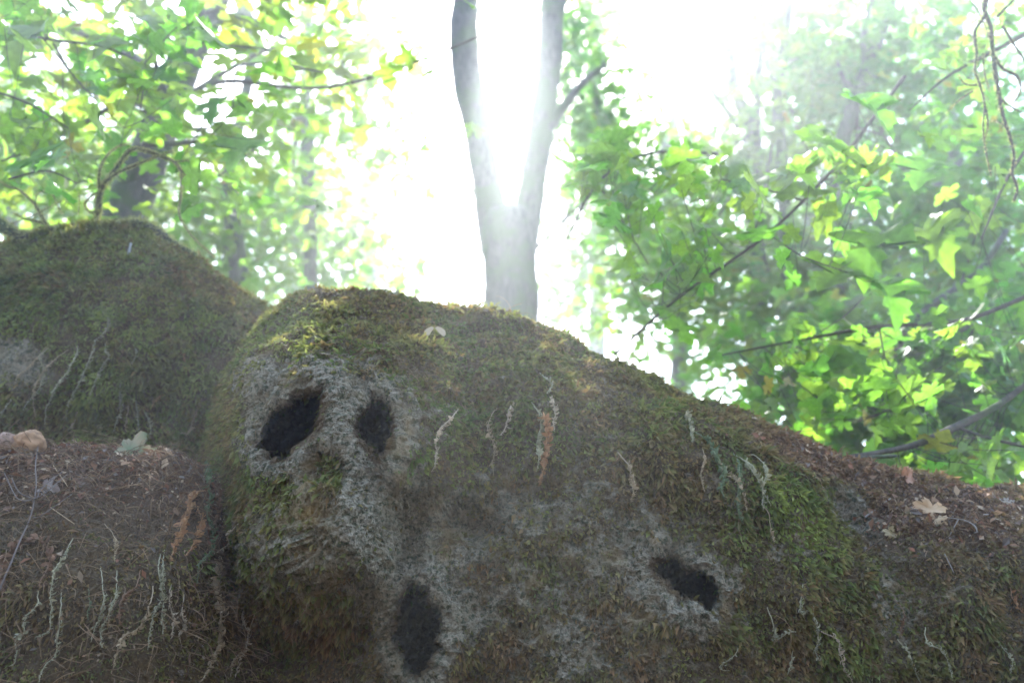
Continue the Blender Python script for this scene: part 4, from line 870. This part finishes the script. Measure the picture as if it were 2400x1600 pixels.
# ------------------------------------------------------------------ loose litter, rootlets
def litter(name, label, P, F, NV, mask, count, seed, needle=.5):
    rng = np.random.default_rng(seed); Q, T, _ = sample_surface(P, F, count * 30, rng); px, py = proj(Q)
    n = unit(NV[T].mean(1)); k = (rng.random(len(Q)) < mask(px, py)) & (px > -150) & (px < 2550) & ((n * unit(CAM - Q)).sum(1) > -.3); Q, n = Q[k][:count], n[k][:count]; k = len(Q)
    isn = rng.random(k) < needle; t = unit(np.cross(n, rng.normal(0, 1, (k, 3)))); b = np.cross(n, t)
    L = np.where(isn, rng.uniform(.015, .045, k), np.where(rng.random(k) < .10, rng.uniform(.02, .038, k), rng.uniform(.005, .016, k))); W = np.where(isn, .0011, L * rng.uniform(.35, .8, k)); up = rng.uniform(.002, .012, k)
    m = Q + n * up[:, None]; lift = n * (rng.normal(0, .35, k) * L * .6)[:, None]; z = n * (rng.uniform(-.1, .5, k) * L * .5)[:, None]
    V = np.stack([m - t * L[:, None] * .5 + lift, m - b * W[:, None] * .5 + z, m + t * L[:, None] * .5 - lift, m + b * W[:, None] * .5 + z * .6], 1).reshape(-1, 3)
    o = np.arange(k)[:, None] * 4; tr = np.vstack([o + [[0, 1, 2]], o + [[0, 2, 3]]])
    pal = np.array([(.20, .105, .055), (.30, .18, .10), (.12, .07, .045), (.36, .26, .16), (.24, .11, .06), (.17, .13, .10)]); c = pal[rng.integers(0, len(pal), k)] * rng.uniform(.6, 1.3, (k, 1))
    o = mesh_obj(name, V, tr, LITTER, None, False, np.repeat(c, 4, 0)); return tag(o, label, 'leaf litter', kind='stuff')
litter('leaf_litter', 'brown crumbled leaves and needles on top of the low ledge', LP_, LF, LN, lambda px, py: ledge_top(px, py) ** 1.5 + .04, 7000, 201, .55)
litter('leaf_litter', 'rusty crumbled leaves and twigs on the right slope', SP, SF, SN, lambda px, py: litter_right(px, py), 6500, 202, .4)
def rootlets(parent, P, F, NV, count, seed, rad=.0008):
    rng = np.random.default_rng(seed); px, py = proj(P); ok = (px > -100) & (px < 2500) & (py < 1650); Fk = F[ok[F].all(1)]
    Q, T, _ = sample_surface(P, Fk, count, rng); n = unit(NV[T].mean(1)); mb = MB()
    qx, qy = proj(Q); hd = hole_d(qx, qy)
    for k in range(count):
        if n[k] @ (CAM - Q[k]) < 0 or hd[k] < 12: continue
        L = rng.uniform(.03, .085); d = unit((n[k] * .5 + np.array([rng.normal(0, .6), 0, -.5]) + rng.normal(0, .3, 3))[None])[0]; e = unit((d + rng.normal(0, .8, 3) + np.array([0, -.1, -.4]))[None])[0]
        pts = np.array([Q[k], Q[k] + n[k] * .018 + d * L * .3, Q[k] + n[k] * .022 + d * L * .5 + e * L * .3, Q[k] + n[k] * .016 + d * L * .6 + e * L * .6]); s = spline(pts, n=7)
        mb.tube(s, np.linspace(rad, rad * .6, 7), 3, np.array([.19, .12, .062]) * rng.uniform(.4, 1.6))
    o = mb.build('rootlets', STEM, parent); o['kind'] = 'stuff'
rootlets(skull, SP, SF, SN, 1500, 211); rootlets(boulder, BP, BF, BN, 150, 212); rootlets(ledge, LP_, LF, LN, 4200, 213, .0014)

# ------------------------------------------------------------------ haze added to give a glow that is partly lens glare
def make_haze():
    x0, x1, y0, y1, z0, z1 = -46, 46, -31, 61, -2.2, 20.0
    V = np.array([(x, y, z) for x in (x0, x1) for y in (y0, y1) for z in (z0, z1)]); F = np.array([(0, 1, 3, 2), (4, 6, 7, 5), (0, 4, 5, 1), (2, 3, 7, 6), (0, 2, 6, 4), (1, 5, 7, 3)])
    m, N, L, out = new_mat('haze'); v = N.new('ShaderNodeVolumePrincipled'); v.inputs['Color'].default_value = (0.88, 0.955, 1.0, 1); v.inputs['Density'].default_value = HAZE_DENSITY; v.inputs['Anisotropy'].default_value = HAZE_G
    L.new(v.outputs[0], out.inputs['Volume']); o = mesh_obj('haze', V, F, m, None, False); tag(o, 'haze added between the trees to stand in for lens glare', 'haze', kind='stuff')
make_haze()
